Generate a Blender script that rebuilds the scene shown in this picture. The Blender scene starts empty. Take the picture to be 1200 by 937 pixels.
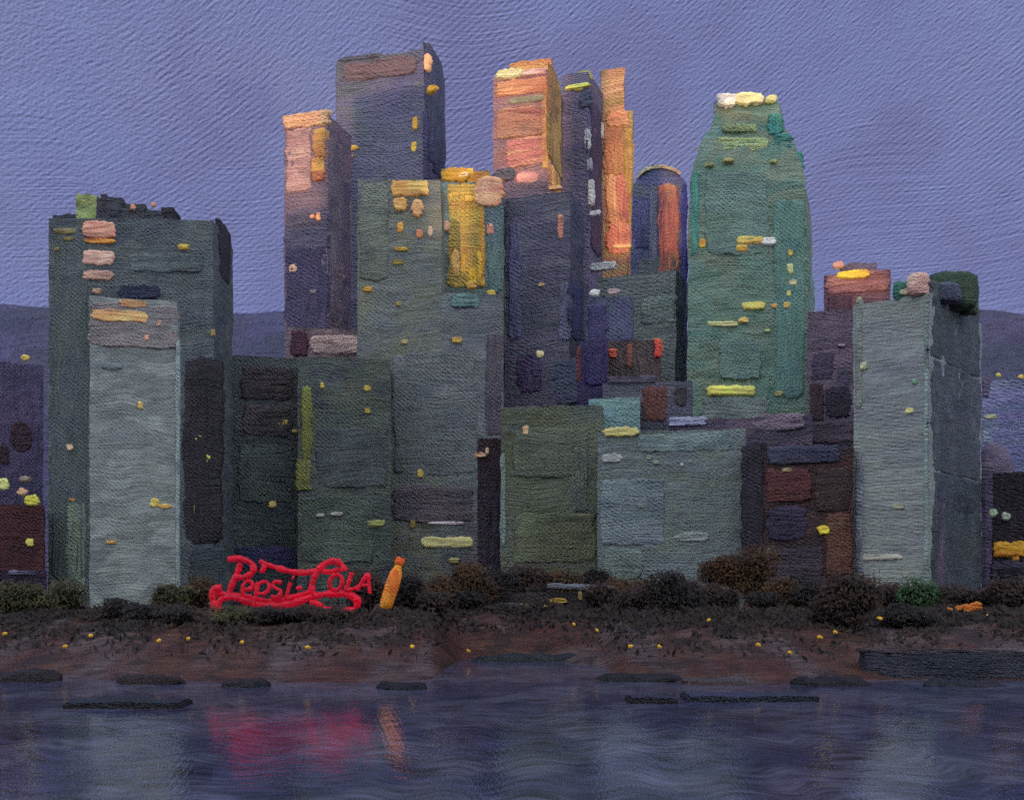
import bpy, math, random
from mathutils import Vector, noise
S = bpy.context.scene
COL = S.collection
F = 1300.0            # focal length in photo pixels (1200 wide)
CAMZ = 15.0
HOR = 690.0
GROUND = 9.8
SUN_AZ = math.radians(8)      # sun behind the viewer, a little to the left
SUN_EL = math.radians(4)

def lin(c):
    return tuple(((v/255)/12.92 if v/255 <= .04045 else ((v/255+.055)/1.055)**2.4) for v in c)
EMF = .2
ALB = 1.9    # painted tone -> surface colour under the evening light
def alb(c):
    l = lin(c)
    return (min(l[0]*ALB, .85), min(l[1]*ALB, .85), min(l[2]*ALB*.88, .85))

# ---------------------------------------------------------------- materials
def N(nt, t, **kw):
    n = nt.nodes.new(t)
    for k, v in kw.items():
        setattr(n, k, v)
    return n
def mth(nt, op, a, b=None, c=None, clamp=False):
    n = N(nt, 'ShaderNodeMath', operation=op); n.use_clamp = clamp
    for i, v in enumerate((a, b, c)):
        if v is None: continue
        if isinstance(v, (int, float)): n.inputs[i].default_value = v
        else: nt.links.new(v, n.inputs[i])
    return n.outputs[0]
def vm(nt, op, a, b=None):
    n = N(nt, 'ShaderNodeVectorMath', operation=op)
    for i, v in enumerate((a, b)):
        if v is None: continue
        if isinstance(v, (tuple, list, Vector)): n.inputs[i].default_value = v
        else: nt.links.new(v, n.inputs[i])
    return n
def nz(nt, vec, scale, detail=2, rough=.5):
    n = N(nt, 'ShaderNodeTexNoise'); n.inputs['Scale'].default_value = scale
    n.inputs['Detail'].default_value = detail; n.inputs['Roughness'].default_value = rough
    nt.links.new(vec, n.inputs['Vector']); return n.outputs['Fac']
def ramp(nt, f, lo, hi):
    n = N(nt, 'ShaderNodeMapRange'); n.interpolation_type = 'SMOOTHSTEP'
    n.inputs['From Min'].default_value = lo; n.inputs['From Max'].default_value = hi
    nt.links.new(f, n.inputs['Value']); return n.outputs['Result']
def mixc(nt, f, a, b):
    n = N(nt, 'ShaderNodeMix', data_type='RGBA')
    if isinstance(f, (int, float)): n.inputs[0].default_value = f
    else: nt.links.new(f, n.inputs[0])
    for i, v in ((6, a), (7, b)):
        if isinstance(v, tuple): n.inputs[i].default_value = (*v[:3], 1)
        else: nt.links.new(v, n.inputs[i])
    return n.outputs[2]

def nz2(nt, vec, sc, detail=1, rough=.6):
    n = N(nt, 'ShaderNodeTexNoise', noise_dimensions='2D'); n.inputs['Scale'].default_value = 1
    n.inputs['Detail'].default_value = detail; n.inputs['Roughness'].default_value = rough
    nt.links.new(vm(nt, 'MULTIPLY', vec, (sc[0], sc[1], 0)).outputs[0], n.inputs['Vector']); return n
def plane2(nt, p, kx=1.0, ky=.77, kyz=0.0, kz=1.0):
    """unrolled surface coordinates: along the wall, up the wall"""
    sx = N(nt, 'ShaderNodeSeparateXYZ'); nt.links.new(p, sx.inputs[0]); cx = N(nt, 'ShaderNodeCombineXYZ')
    nt.links.new(mth(nt, 'MULTIPLY_ADD', sx.outputs[1], ky, mth(nt, 'MULTIPLY', sx.outputs[0], kx)), cx.inputs[0])
    nt.links.new(mth(nt, 'MULTIPLY_ADD', sx.outputs[1], kyz, mth(nt, 'MULTIPLY', sx.outputs[2], kz)), cx.inputs[1])
    return cx.outputs[0]
def relief(nt, p, bristle=1.0, rot=0.0, vertical=False):
    """height of a trowelled, brushed, woven finish; p is 2D, in units of one fine thread"""
    w = nz2(nt, p, (.018, .018), 0)
    wv = vm(nt, 'MULTIPLY', vm(nt, 'SUBTRACT', w.outputs['Color'], (.5, .5, .5)).outputs[0], (12, 15, 0)).outputs[0]
    q = vm(nt, 'ADD', p, wv).outputs[0]
    br = nz2(nt, q, (1/2.2, 1/48) if vertical else (1/48, 1/2.1), 2).outputs['Fac']
    vo = N(nt, 'ShaderNodeTexVoronoi', voronoi_dimensions='2D'); vo.inputs['Scale'].default_value = 1
    nt.links.new(vm(nt, 'MULTIPLY', q, (1/12, 1/60, 0) if vertical else (1/60, 1/12, 0)).outputs[0], vo.inputs['Vector'])
    cell = vm(nt, 'DOT_PRODUCT', vo.outputs['Color'], (.6, .4, 0)).outputs['Value']
    d1 = vm(nt, 'DOT_PRODUCT', p, (1.0, 1.25, 0)).outputs['Value']
    d2 = vm(nt, 'DOT_PRODUCT', p, (-1.35, 1.3, 0)).outputs['Value']
    tw = mth(nt, 'ADD', mth(nt, 'SINE', d1), mth(nt, 'MULTIPLY', mth(nt, 'SINE', d2), .45))
    gate = ramp(nt, w.outputs['Fac'], .40, .60)
    tw = mth(nt, 'MULTIPLY', tw, mth(nt, 'MULTIPLY_ADD', gate, .13, .03))
    grit = nz2(nt, p, (.36, .55), 1).outputs['Fac']
    h = mth(nt, 'MULTIPLY', br, 1.15*bristle)
    h = mth(nt, 'MULTIPLY_ADD', cell, .22, h)
    h = mth(nt, 'MULTIPLY_ADD', grit, 1.25, h)
    h = mth(nt, 'ADD', h, tw)
    return h, cell, br

MATS = {}
def paint(c, c2=None, s=.25, emit=0, rough=.5, bump=1.0, vertical=False, bristle=1.0, seed=0, patch=.5, rot=0.0, c3=None, flat=0):
    key = (c, c2, round(s, 2), emit, rough, bump, vertical, bristle, seed, patch, rot, c3, flat)
    if key in MATS: return MATS[key]
    m = bpy.data.materials.new('finish'); m.use_nodes = True
    nt = m.node_tree; b = nt.nodes['Principled BSDF']
    tc = N(nt, 'ShaderNodeTexCoord')
    mp = N(nt, 'ShaderNodeMapping'); nt.links.new(tc.outputs['Object'], mp.inputs['Vector'])
    mp.inputs['Scale'].default_value = (1/s,)*3
    rr = random.Random(hash(str(key)) % 9999 if False else seed*37+int(c[0]*3+c[1]*5+c[2]*7))
    mp.inputs['Location'].default_value = (rr.uniform(-500, 500), rr.uniform(-500, 500), rr.uniform(-500, 500))
    p = mp.outputs[0]
    p2 = plane2(nt, p, 1, 0, flat, .8) if flat else plane2(nt, p)
    h, cell, br = relief(nt, p2, bristle, rot, vertical)
    a = alb(c); a2 = alb(c2 if c2 else tuple(min(255, v*1.13+3) for v in c)); 
    a3 = alb(c3 if c3 else (max(0, c[0]*.84), max(0, c[1]*.86), c[2]*.92))
    f = ramp(nt, nz2(nt, p2, (.014, .0077), 3).outputs['Fac'], patch-.13, patch+.15)
    f2 = ramp(nt, nz2(nt, vm(nt, 'ADD', p2, (91, 33, 0)).outputs[0], (.024, .045), 2).outputs['Fac'], .48, .68)
    col = mixc(nt, f, a, a2)
    col = mixc(nt, mth(nt, 'MULTIPLY', f2, .75), col, a3)
    v = mth(nt, 'MULTIPLY_ADD', cell, .34, .80)
    v = mth(nt, 'MULTIPLY', v, mth(nt, 'MULTIPLY_ADD', br, 2.6, -.25) if flat else mth(nt, 'MULTIPLY_ADD', br, .9, .56))
    hs = N(nt, 'ShaderNodeHueSaturation'); nt.links.new(col, hs.inputs['Color']); nt.links.new(v, hs.inputs['Value'])
    if emit < 1.5: nt.links.new(mth(nt, 'MULTIPLY_ADD', cell, .05, .475), hs.inputs['Hue'])
    nt.links.new(hs.outputs[0], b.inputs['Base Color'])
    b.inputs['Roughness'].default_value = rough
    b.inputs['Specular IOR Level'].default_value = .35
    bp = N(nt, 'ShaderNodeBump'); bp.inputs['Strength'].default_value = min(1, .85*bump); bp.inputs['Distance'].default_value = s*2.2*bump
    nt.links.new(h, bp.inputs['Height']); nt.links.new(bp.outputs[0], b.inputs['Normal'])
    if emit:
        nt.links.new(mixc(nt, 1.0, hs.outputs[0], hs.outputs[0]), b.inputs['Emission Color'])
        b.inputs['Emission Strength'].default_value = emit*EMF/ALB
    MATS[key] = m
    return m

# ---------------------------------------------------------------- objects
def P(x, y, D):
    return Vector(((x-600)/F*D, D, CAMZ+(HOR-y)/F*D))
def zpx(y, D): return CAMZ+(HOR-y)/F*D

def meta(o, label=None, cat=None, group=None, kind=None):
    if label: o['label'] = label
    if cat: o['category'] = cat
    if group: o['group'] = group
    if kind: o['kind'] = kind
    return o
def empty(name, loc, label, cat, group=None):
    o = bpy.data.objects.new(name, None); COL.objects.link(o); o.location = loc
    o.empty_display_size = 1
    o['org'] = [0, 0, 0]
    del o['org']
    return meta(o, label, cat, group)
def mesh_obj(name, verts, faces, mat, parent=None, smooth=False, origin=None):
    org = Vector(parent.location) if parent is not None and parent.parent is None else (Vector(origin) if origin is not None else Vector((0, 0, 0)))
    if parent is not None and parent.parent is not None: org = Vector(parent.parent.location)
    me = bpy.data.meshes.new(name)
    me.from_pydata([tuple(Vector(v)-org) for v in verts], [], faces)
    me.materials.append(mat)
    if smooth:
        for pl in me.polygons: pl.use_smooth = True
    me.update()
    o = bpy.data.objects.new(name, me); COL.objects.link(o)
    if parent is not None: o.parent = parent
    elif origin is not None: o.location = origin
    return o

def nvec(p, sc): return noise.noise_vector(Vector(p)/sc)

def loft(name, levels, mat, parent, seg, amp, cap=True):
    """levels: list of (z, [xy...]) with equal vertex counts; walls are finely divided and hand-uneven"""
    rings = []
    for k in range(len(levels)-1):
        z0, p0 = levels[k]; z1, p1 = levels[k+1]
        n = max(1, int(abs(z1-z0)/seg)) if abs(z1-z0) > .01 else 1
        for j in range(n + (1 if k == len(levels)-2 else 0)):
            t = j/n
            rings.append((z0+(z1-z0)*t, [(a[0]+(b[0]-a[0])*t, a[1]+(b[1]-a[1])*t) for a, b in zip(p0, p1)]))
    base = levels[0][1]; m = len(base); cnt = []
    for i in range(m):
        L = math.dist(base[i], base[(i+1) % m]); cnt.append(max(1, int(L/seg)))
    verts = []; faces = []; tot = sum(cnt)
    for z, pl in rings:
        for i in range(m):
            a = pl[i]; b = pl[(i+1) % m]
            for j in range(cnt[i]):
                t = j/cnt[i]
                verts.append(Vector((a[0]+(b[0]-a[0])*t, a[1]+(b[1]-a[1])*t, z)))
    R = len(rings)
    for r in range(R-1):
        for i in range(tot):
            faces.append((r*tot+i, r*tot+(i+1) % tot, (r+1)*tot+(i+1) % tot, (r+1)*tot+i))
    if cap:
        top = list(range((R-1)*tot, R*tot))
        c = sum((verts[i] for i in top), Vector())/tot
        verts.append(c.copy()); ci = len(verts)-1
        for i in range(tot): faces.append((top[i], top[(i+1) % tot], ci))
    out = []
    for v in verts:
        d = nvec(v, seg*5.5)*amp + nvec(v+Vector((37, 11, 5)), seg*1.7)*amp*.5
        out.append(v+d)
    return mesh_obj(name, out, faces, mat, parent, smooth=False)

class B:
    """a building whose front corner line, left and right edges are given where they stand"""
    def __init__(s, name, label, D, xl, xc, xr, ytop, ybase=None, mat=None, cat='building', depth=None, group=None, wall='wall', part_only=None, amp=1.0, side=None, root=None, zb=None, theta=None, wc=None):
        s.D = D; s.s = D/F
        kr = (xr-600)/F
        C = Vector(((xc-600)/F*D, D)); phi = math.atan(kr)
        w = (xr-xc)/F*D
        depth = depth or 22
        if xr > xc:
            depth = max(depth, 1.25*w)
            th = phi+math.asin(min(.95, w/(depth*math.sqrt(1+kr*kr))))
        else: th = phi
        kl = (xl-600)/F
        u = Vector((-math.cos(th), math.sin(th))); v = Vector((math.sin(th), math.cos(th)))
        a = (C.x-kl*C.y)/(math.cos(th)+kl*math.sin(th))
        s.C = C; s.u = u; s.v = v; s.a = a; s.b = depth
        A = C+u*a; Bp = C+v*depth; Dd = A+v*depth
        s.foot = [tuple(A), tuple(C), tuple(Bp), tuple(Dd)]
        cen = (A+C+Bp+Dd)/4
        s.z1 = zpx(ytop, D)
        s.z0 = GROUND-.4 if zb is None else zb
        if root is None:
            s.root = empty(name, (cen.x, cen.y, GROUND), label, cat, group)
        else: s.root = root
        s.seg = s.s*5; s.amp = s.s*1.5*amp; s.wc = wc or (80, 80, 95)
        s.body = loft(wall, [(s.z0, s.foot), (s.z1, s.foot)], mat, s.root, s.seg, s.amp)
        s.n = -v     # front normal
        s.seedk = int(xl*7+ytop)
    def hit(s, x, y, face='F'):
        d = Vector(((x-600)/F, 1.0)); 
        n = s.n if face == 'F' else -s.u
        t = s.C.dot(n)/d.dot(n)
        return Vector((d.x*t, d.y*t, CAMZ+(HOR-y)/F*t))
    def dab(s, x0, y0, x1, y1, mat, name='window_or_sun_dab', rnd=1.0, th=1.6, face='F', label=None, tilt=0, parent=None):
        xm = (x0+x1)/2; ym = (y0+y1)/2
        if face == 'T': pass
        L = s.hit(x0, ym, face); Rr = s.hit(x1, ym, face); c = s.hit(xm, ym, face)
        c = (L+Rr)/2; c.z = CAMZ+(HOR-ym)/F*c.y; hz = (y1-y0)/2/F*c.y
        t = (Rr-L)/2; t.z = 0
        n2 = s.n if face == 'F' else -s.u
        n = Vector((n2.x, n2.y, 0))
        return blob(name, c, t, Vector((0, 0, hz)), n, s.s, x1-x0, y1-y0, mat, parent or s.root, rnd, th, s.amp, tilt, label)

def blob(name, c, t, up, n, px, wpx, hpx, mat, parent, rnd=1.0, th=1.6, emb=.5, tilt=0, label=None, smooth=True):
    nu = max(6, min(44, int(wpx/1.8))); nv = max(6, min(60, int(hpx/1.5)))
    horiz = wpx >= hpx
    sd = c.x*3.1+c.z*1.7
    verts = []; faces = []
    for j in range(nv+1):
        for i in range(nu+1):
            U = -1+2*i/nu; V = -1+2*j/nv
            xx = U*math.sqrt(max(0, 1-rnd*V*V/2)); yy = V*math.sqrt(max(0, 1-rnd*U*U/2))
            e = max(abs(U), abs(V))
            j1 = noise.noise(Vector((sd+V*3, U*.7, 3.3)))*.22*e**3; j2 = noise.noise(Vector((sd+9+U*3, V*.7, 1.1)))*.22*e**3
            kx = min(1, 17/wpx); ky = min(1, 17/hpx)
            j1 += noise.noise(Vector((sd+V*hpx*.35, 5, 5)))*.16*e**3; j2 += noise.noise(Vector((sd+U*wpx*.35, 8, 1)))*.16*e**3
            xx += j1*kx*2.2; yy += j2*ky*1.6+tilt*xx
            br = noise.noise(Vector((sd, (yy*hpx if horiz else xx*wpx)*.55, (xx if horiz else yy)*.8)))
            edge = 1-e**5
            hh = (th*(.55+.45*e**2)+br*1.5*min(1, th))*edge
            if e > .999: hh = -1.0-emb/px*1.2
            verts.append(c + t*xx + up*yy + n*(hh*px+emb*.55))
    for j in range(nv):
        for i in range(nu):
            a = j*(nu+1)+i
            faces.append((a, a+1, a+nu+2, a+nu+1))
    o = mesh_obj(name, verts, faces, mat, parent, smooth=smooth)
    if label: o['label'] = label
    return o

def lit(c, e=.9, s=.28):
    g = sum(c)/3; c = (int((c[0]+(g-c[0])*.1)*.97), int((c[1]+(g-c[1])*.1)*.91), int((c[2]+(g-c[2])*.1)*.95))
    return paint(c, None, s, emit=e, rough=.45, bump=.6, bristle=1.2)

# ---------------------------------------------------------------- world, sun, camera
W = bpy.data.worlds.new('World'); S.world = W; W.use_nodes = True
nt = W.node_tree; bg = nt.nodes['Background']
sky = N(nt, 'ShaderNodeTexSky', sky_type='NISHITA'); sky.sun_disc = False
sky.sun_elevation = SUN_EL; sky.sun_rotation = math.pi+SUN_AZ
sky.dust_density = 2.0; sky.ozone_density = 3.0
tc = N(nt, 'ShaderNodeTexCoord'); g = tc.outputs['Generated']
sp = N(nt, 'ShaderNodeSeparateXYZ'); nt.links.new(g, sp.inputs[0])
p = vm(nt, 'MULTIPLY', g, (1300, 1300, 1300)).outputs[0]
ps = plane2(nt, p, 1, 0, 0, 1)
def sky_h(off):
    q = vm(nt, 'ADD', ps, off).outputs[0]
    w = nz2(nt, q, (.0045, .0045), 0)
    ws = N(nt, 'ShaderNodeSeparateColor'); nt.links.new(w.outputs['Color'], ws.inputs[0])
    wv = vm(nt, 'MULTIPLY', vm(nt, 'SUBTRACT', w.outputs['Color'], (.5, .5, .5)).outputs[0], (30, 60, 0)).outputs[0]
    qq = vm(nt, 'ADD', q, wv).outputs[0]
    def st(rot, ln, th, d=2):
        mp = N(nt, 'ShaderNodeMapping'); nt.links.new(qq, mp.inputs['Vector']); mp.inputs['Rotation'].default_value = (0, 0, rot)
        return nz2(nt, mp.outputs[0], (1/ln, 1/th), d).outputs['Fac']
    h1 = st(-.05, 120, 2.5, 2); h2 = st(-.60, 11, 2.0, 1)
    sel = ramp(nt, ws.outputs[0], .47, .60)
    a = mth(nt, 'MULTIPLY', h1, mth(nt, 'MULTIPLY_ADD', sel, .85, .15))
    a = mth(nt, 'MULTIPLY_ADD', h2, mth(nt, 'MULTIPLY_ADD', sel, -.35, .72), a)
    a = mth(nt, 'MULTIPLY_ADD', nz2(nt, q, (.36, .42), 1).outputs['Fac'], .75, a)
    d1 = vm(nt, 'DOT_PRODUCT', q, (-.72, 1.03, 0)).outputs['Value']
    return mth(nt, 'MULTIPLY_ADD', mth(nt, 'MULTIPLY', mth(nt, 'SINE', d1), mth(nt, 'MULTIPLY_ADD', ws.outputs[1], .22, -.03)), 1.0, a)
emb = mth(nt, 'SUBTRACT', sky_h((0, 0, 0)), sky_h((-.6, 1.1, 0)))  # stroke highlights and shadows painted into the sky colour
WEST = (1.36, 1.38, 1.46)
K = 10.0     # background strength is 0.1
def SC(c, k=1.0): return tuple(v*K*k for v in lin(c))
big = nz(nt, vm(nt, 'MULTIPLY', g, (1, 1, 1.3)).outputs[0], 3.2, 3, .55)
big2 = nz(nt, vm(nt, 'ADD', g, (3, 1, 2)).outputs[0], 5.5, 4, .6)
cs = mixc(nt, ramp(nt, big, .38, .62), SC((115, 123, 170)), SC((121, 125, 166)))
cs = mixc(nt, ramp(nt, big2, .52, .72), cs, SC((129, 138, 184)))
cs = mixc(nt, ramp(nt, big2, .47, .30), cs, SC((110, 113, 158)))
cs = mixc(nt, ramp(nt, sp.outputs[2], .30, .12), cs, SC((110, 118, 172)))
em = mth(nt, 'MULTIPLY_ADD', emb, 1.05, 1.03)
em = mth(nt, 'MAXIMUM', em, .45)
cs2 = vm(nt, 'MULTIPLY', cs, (1, 1, 1)); sc_ = N(nt, 'ShaderNodeVectorMath', operation='SCALE')
nt.links.new(cs, sc_.inputs[0]); nt.links.new(em, sc_.inputs['Scale'])
nish = N(nt, 'ShaderNodeVectorMath', operation='SCALE'); nt.links.new(sky.outputs[0], nish.inputs[0]); nish.inputs['Scale'].default_value = 1.0
# unseen bright cloud added over the western sky behind the viewer to brighten the facades
wc = nz(nt, vm(nt, 'MULTIPLY', g, (1, 1, 3)).outputs[0], 1.6, 2)
cl = N(nt, 'ShaderNodeVectorMath', operation='SCALE'); cl.inputs[0].default_value = (WEST[0]*K, WEST[1]*K, WEST[2]*K)
nt.links.new(mth(nt, 'MULTIPLY', mth(nt, 'MULTIPLY_ADD', wc, .8, .6), ramp(nt, sp.outputs[2], -.02, .12)), cl.inputs['Scale'])
west = vm(nt, 'ADD', nish.outputs[0], cl.outputs[0]).outputs[0]
front = ramp(nt, sp.outputs[1], -.15, .25)
nt.links.new(mixc(nt, front, west, sc_.outputs[0]), bg.inputs['Color'])
bg.inputs['Strength'].default_value = .1

sd = bpy.data.lights.new('sun', 'SUN'); sd.energy = 2.0; sd.angle = math.radians(.4); sd.color = (1, .60, .36)
so = bpy.data.objects.new('sun', sd); COL.objects.link(so)
sdir = Vector((-math.sin(SUN_AZ)*math.cos(SUN_EL), -math.cos(SUN_AZ)*math.cos(SUN_EL), math.sin(SUN_EL)))
so.rotation_euler = sdir.to_track_quat('Z', 'Y').to_euler()
so.location = (0, -50, 200)
cd = bpy.data.cameras.new('camera'); cam = bpy.data.objects.new('camera', cd); COL.objects.link(cam)
cam.location = (0, 0, CAMZ); cam.rotation_euler = (math.pi/2, 0, 0)
cd.sensor_width = 36; cd.lens = 36*F/1200; cd.shift_y = (HOR-468.5)/1200; cd.clip_end = 9000; cd.clip_start = .5
S.camera = cam
S.view_settings.view_transform = 'Standard'; S.view_settings.look = 'None'; S.view_settings.exposure = 0; S.view_settings.gamma = 1
S.cycles.max_bounces = 2; S.cycles.diffuse_bounces = 1; S.cycles.glossy_bounces = 2; S.cycles.transmission_bounces = 0
S.cycles.use_adaptive_sampling = True; S.cycles.adaptive_threshold = .03; S.cycles.use_denoising = False

# ---------------------------------------------------------------- terrain and water
def interp(tab, x):
    if x <= tab[0][0]: return tab[0][1]
    for (a, b), (c, d) in zip(tab, tab[1:]):
        if x <= c:
            t = (x-a)/(c-a); t = t*t*(3-2*t); return b+(d-b)*t
    return tab[-1][1]
SHORE = [(-400, 791), (0, 791), (180, 797), (420, 801), (500, 797), (545, 773), (620, 771), (700, 780), (740, 797), (850, 803), (960, 800), (1020, 797), (1600, 797)]
def shoreD(x, y):
    px = 600+F*x/max(y, 60)
    return CAMZ*F/(interp(SHORE, px)-HOR)
def ground_z(x, y):
    sD = shoreD(x, y)
    t = (y-sD)/min(58, max(20, 262-sD))
    if t < 0: return max(-4, t*14)
    t = min(1, t)
    return GROUND*(t*t*(3-2*t)*.75+.25*t)
def gz(x, y):
    z = ground_z(x, y)
    if y < 330:
        z += noise.noise(Vector((x/9, y/4, 0)))*.45+noise.noise(Vector((x/2.6, y/1.3, 4)))*.25+noise.noise(Vector((x/11, y/1.1, 9)))*.30
    return z
xs = []; x = -2600
while x < 2600:
    xs.append(x); x += 1.3 if abs(x) < 150 else (6 if abs(x) < 260 else 130)
ys = []; y = 160
while y < 4500:
    ys.append(y); y += 1.2 if y < 262 else (4 if y < 330 else (25 if y < 700 else 200))
verts = [(x, y, gz(x, y)) for y in ys for x in xs]; nx = len(xs)
faces = [(j*nx+i, j*nx+i+1, (j+1)*nx+i+1, (j+1)*nx+i) for j in range(len(ys)-1) for i in range(nx-1)]
ground = mesh_obj('ground', verts, faces, paint((56, 33, 29), (62, 52, 58), .17, rough=.6, bump=1.1, seed=3, patch=.52, c3=(30, 20, 21), flat=.3), smooth=True)
meta(ground, kind='structure')

wm = bpy.data.materials.new('water'); wm.use_nodes = True; nt = wm.node_tree; b = nt.nodes['Principled BSDF']
tc = N(nt, 'ShaderNodeTexCoord')
o_ = tc.outputs['Object']
b.inputs['Roughness'].default_value = .05; b.inputs['IOR'].default_value = 1.5
pp = vm(nt, 'MULTIPLY', o_, (10, 1.4, 1)).outputs[0]
hh, cell, br = relief(nt, pp, 1.0)
f = ramp(nt, nz(nt, vm(nt, 'MULTIPLY', o_, (.07, .05, 1)).outputs[0], 1, 2), .44, .56)
col = mixc(nt, f, (.050, .056, .120), (.095, .102, .170))
hs = N(nt, 'ShaderNodeHueSaturation'); nt.links.new(col, hs.inputs['Color']); nt.links.new(mth(nt, 'MULTIPLY_ADD', cell, .6, mth(nt, 'MULTIPLY_ADD', br, 2.2, -.35)), hs.inputs['Value'])
nt.links.new(hs.outputs[0], b.inputs['Base Color'])
n1 = nz(nt, vm(nt, 'MULTIPLY', o_, (.09, .30, 1)).outputs[0], 1, 2, .6)
bmp = N(nt, 'ShaderNodeBump'); bmp.inputs['Distance'].default_value = .5; bmp.inputs['Strength'].default_value = .5
nt.links.new(mth(nt, 'MULTIPLY_ADD', hh, .05, mth(nt, 'MULTIPLY', n1, .14)), bmp.inputs['Height']); nt.links.new(bmp.outputs[0], b.inputs['Normal'])
water = mesh_obj('water', [(-3000, -380, 0), (3000, -380, 0), (3000, 420, 0), (-3000, 420, 0)], [(0, 1, 2, 3)], wm)
meta(water, kind='structure')

# distant purple rise behind the city
def ridge(name, tab, D, thick, mat, amp):
    vs = []; fs = []; x = -900
    n = 0
    while x <= 2100:
        z = zpx(interp(tab, x)+noise.noise(Vector((x/40, 2, 1)))*amp, D); X = (x-600)/F*D
        vs += [(X, D-30, 0), (X, D, z*.97), (X, D+thick*.5, z), (X, D+thick, 0)]; n += 1; x += 15
    for i in range(n-1):
        for k in range(3):
            a = i*4+k; fs.append((a, a+4, a+5, a+1))
    return meta(mesh_obj(name, vs, fs, mat, smooth=True), kind='structure')
ridge('hills', [(-900, 345), (0, 345), (60, 350), (300, 356), (340, 352), (1000, 400), (1150, 352), (1200, 358), (2100, 370)], 1000, 300, paint((50, 50, 80), (56, 55, 92), 1.3, seed=8), 9)

# unseen blocker added behind the viewer; crest shaped so the sun reaches only tops
RY = -400.0
LITS = [(308, 385, 470, 262), (403, 505, 500, 93), (515, 592, 430, 318), (574, 660, 480, 208), (706, 745, 520, 296), (768, 806, 450, 292), (835, 925, 415, 135), (962, 1045, 380, 350)]
iv = []
for (a, b_, D, yb) in LITS:
    f = lambda px: (px-600)/F*D-math.tan(SUN_AZ)*(D-RY)
    iv.append((f(a), f(b_), zpx(yb, D)+math.tan(SUN_EL)/math.cos(SUN_AZ)*(D-RY)))
vs = []; fs = []; X = -1200; n = 0
def crest(X):
    hs = [h for (a, b_, h) in iv if a <= X <= b_]
    return max(hs) if hs else 420
while X <= 900:
    z = crest(X)
    vs += [(X, RY-60, -2), (X, RY-1, z), (X, RY, z), (X, RY+15, -2)]; n += 1; X += 2
for i in range(n-1):
    for k in range(3):
        a = i*4+k; fs.append((a, a+4, a+5, a+1))
meta(mesh_obj('unseen_sun_blocker', vs, fs, paint((60, 60, 70), None, 2.0, seed=5)), kind='structure')  # added only to shape the sun's shadow line, column by column

# ---------------------------------------------------------------- buildings
ORANGE = (236, 160, 70); PEACH = (226, 150, 118); YEL = (226, 196, 66); LIME = (196, 204, 112); CREAM = (226, 226, 168); GOLD = (205, 155, 50); WHITE = (200, 204, 212)
def many(b, lst, name='window_or_sun_dab'):
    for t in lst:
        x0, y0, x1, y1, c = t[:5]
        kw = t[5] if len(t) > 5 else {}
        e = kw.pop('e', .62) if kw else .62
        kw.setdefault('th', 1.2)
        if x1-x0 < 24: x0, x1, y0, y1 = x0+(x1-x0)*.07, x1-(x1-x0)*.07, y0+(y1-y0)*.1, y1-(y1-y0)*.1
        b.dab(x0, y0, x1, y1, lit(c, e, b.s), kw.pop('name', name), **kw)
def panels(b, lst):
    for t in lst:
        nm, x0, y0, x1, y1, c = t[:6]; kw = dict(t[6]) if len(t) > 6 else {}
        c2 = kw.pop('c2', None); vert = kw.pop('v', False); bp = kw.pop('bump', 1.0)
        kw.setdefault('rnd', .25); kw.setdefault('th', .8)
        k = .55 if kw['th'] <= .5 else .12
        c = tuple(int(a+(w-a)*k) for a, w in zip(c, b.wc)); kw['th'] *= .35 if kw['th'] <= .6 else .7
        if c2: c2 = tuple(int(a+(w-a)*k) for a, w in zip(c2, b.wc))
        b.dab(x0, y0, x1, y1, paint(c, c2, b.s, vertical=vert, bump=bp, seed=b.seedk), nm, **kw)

# far left
b = B('apartment_block', 'tall hazy mauve block at the left edge behind the red brown building', 420, -30, 50, 50, 428, wc=(62, 60, 92), mat=paint((62, 60, 92), (70, 62, 96), .32, vertical=True))
many(b, [(24, 414, 36, 424, ORANGE), (3, 374, 10, 382, ORANGE)][:1]); panels(b, [('dark_panel', 10, 492, 38, 530, (44, 26, 40), {'rnd': .9}), ('dark_panel', -4, 520, 12, 545, (40, 24, 34), {'rnd': .9})])
b = B('shop_building', 'low red brown building under glowing signs at the left edge', 335, -30, 52, 52, 592, wc=(60, 30, 38), mat=paint((60, 30, 38), (70, 36, 42), .26))
many(b, [(28, 628, 42, 642, (190, 170, 80))])
many(b, [(-6, 558, 12, 576, LIME, {'name': 'lit_sign'}), (18, 570, 34, 582, PEACH, {'name': 'lit_sign'}), (26, 578, 48, 595, YEL, {'name': 'lit_sign'}), (20, 556, 38, 566, (130, 128, 110), {'name': 'lit_sign', 'e': .3})])
b = B('storage_shed', 'dark purple shed with a pale roof edge before the red brown building', 300, -30, 54, 54, 668, wc=(40, 32, 52), mat=paint((40, 32, 52), (48, 38, 60), .23))
panels(b, [('roof_edge', 8, 668, 44, 674, (96, 96, 124)), ('door', 20, 678, 48, 704, (28, 24, 40))])

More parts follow.
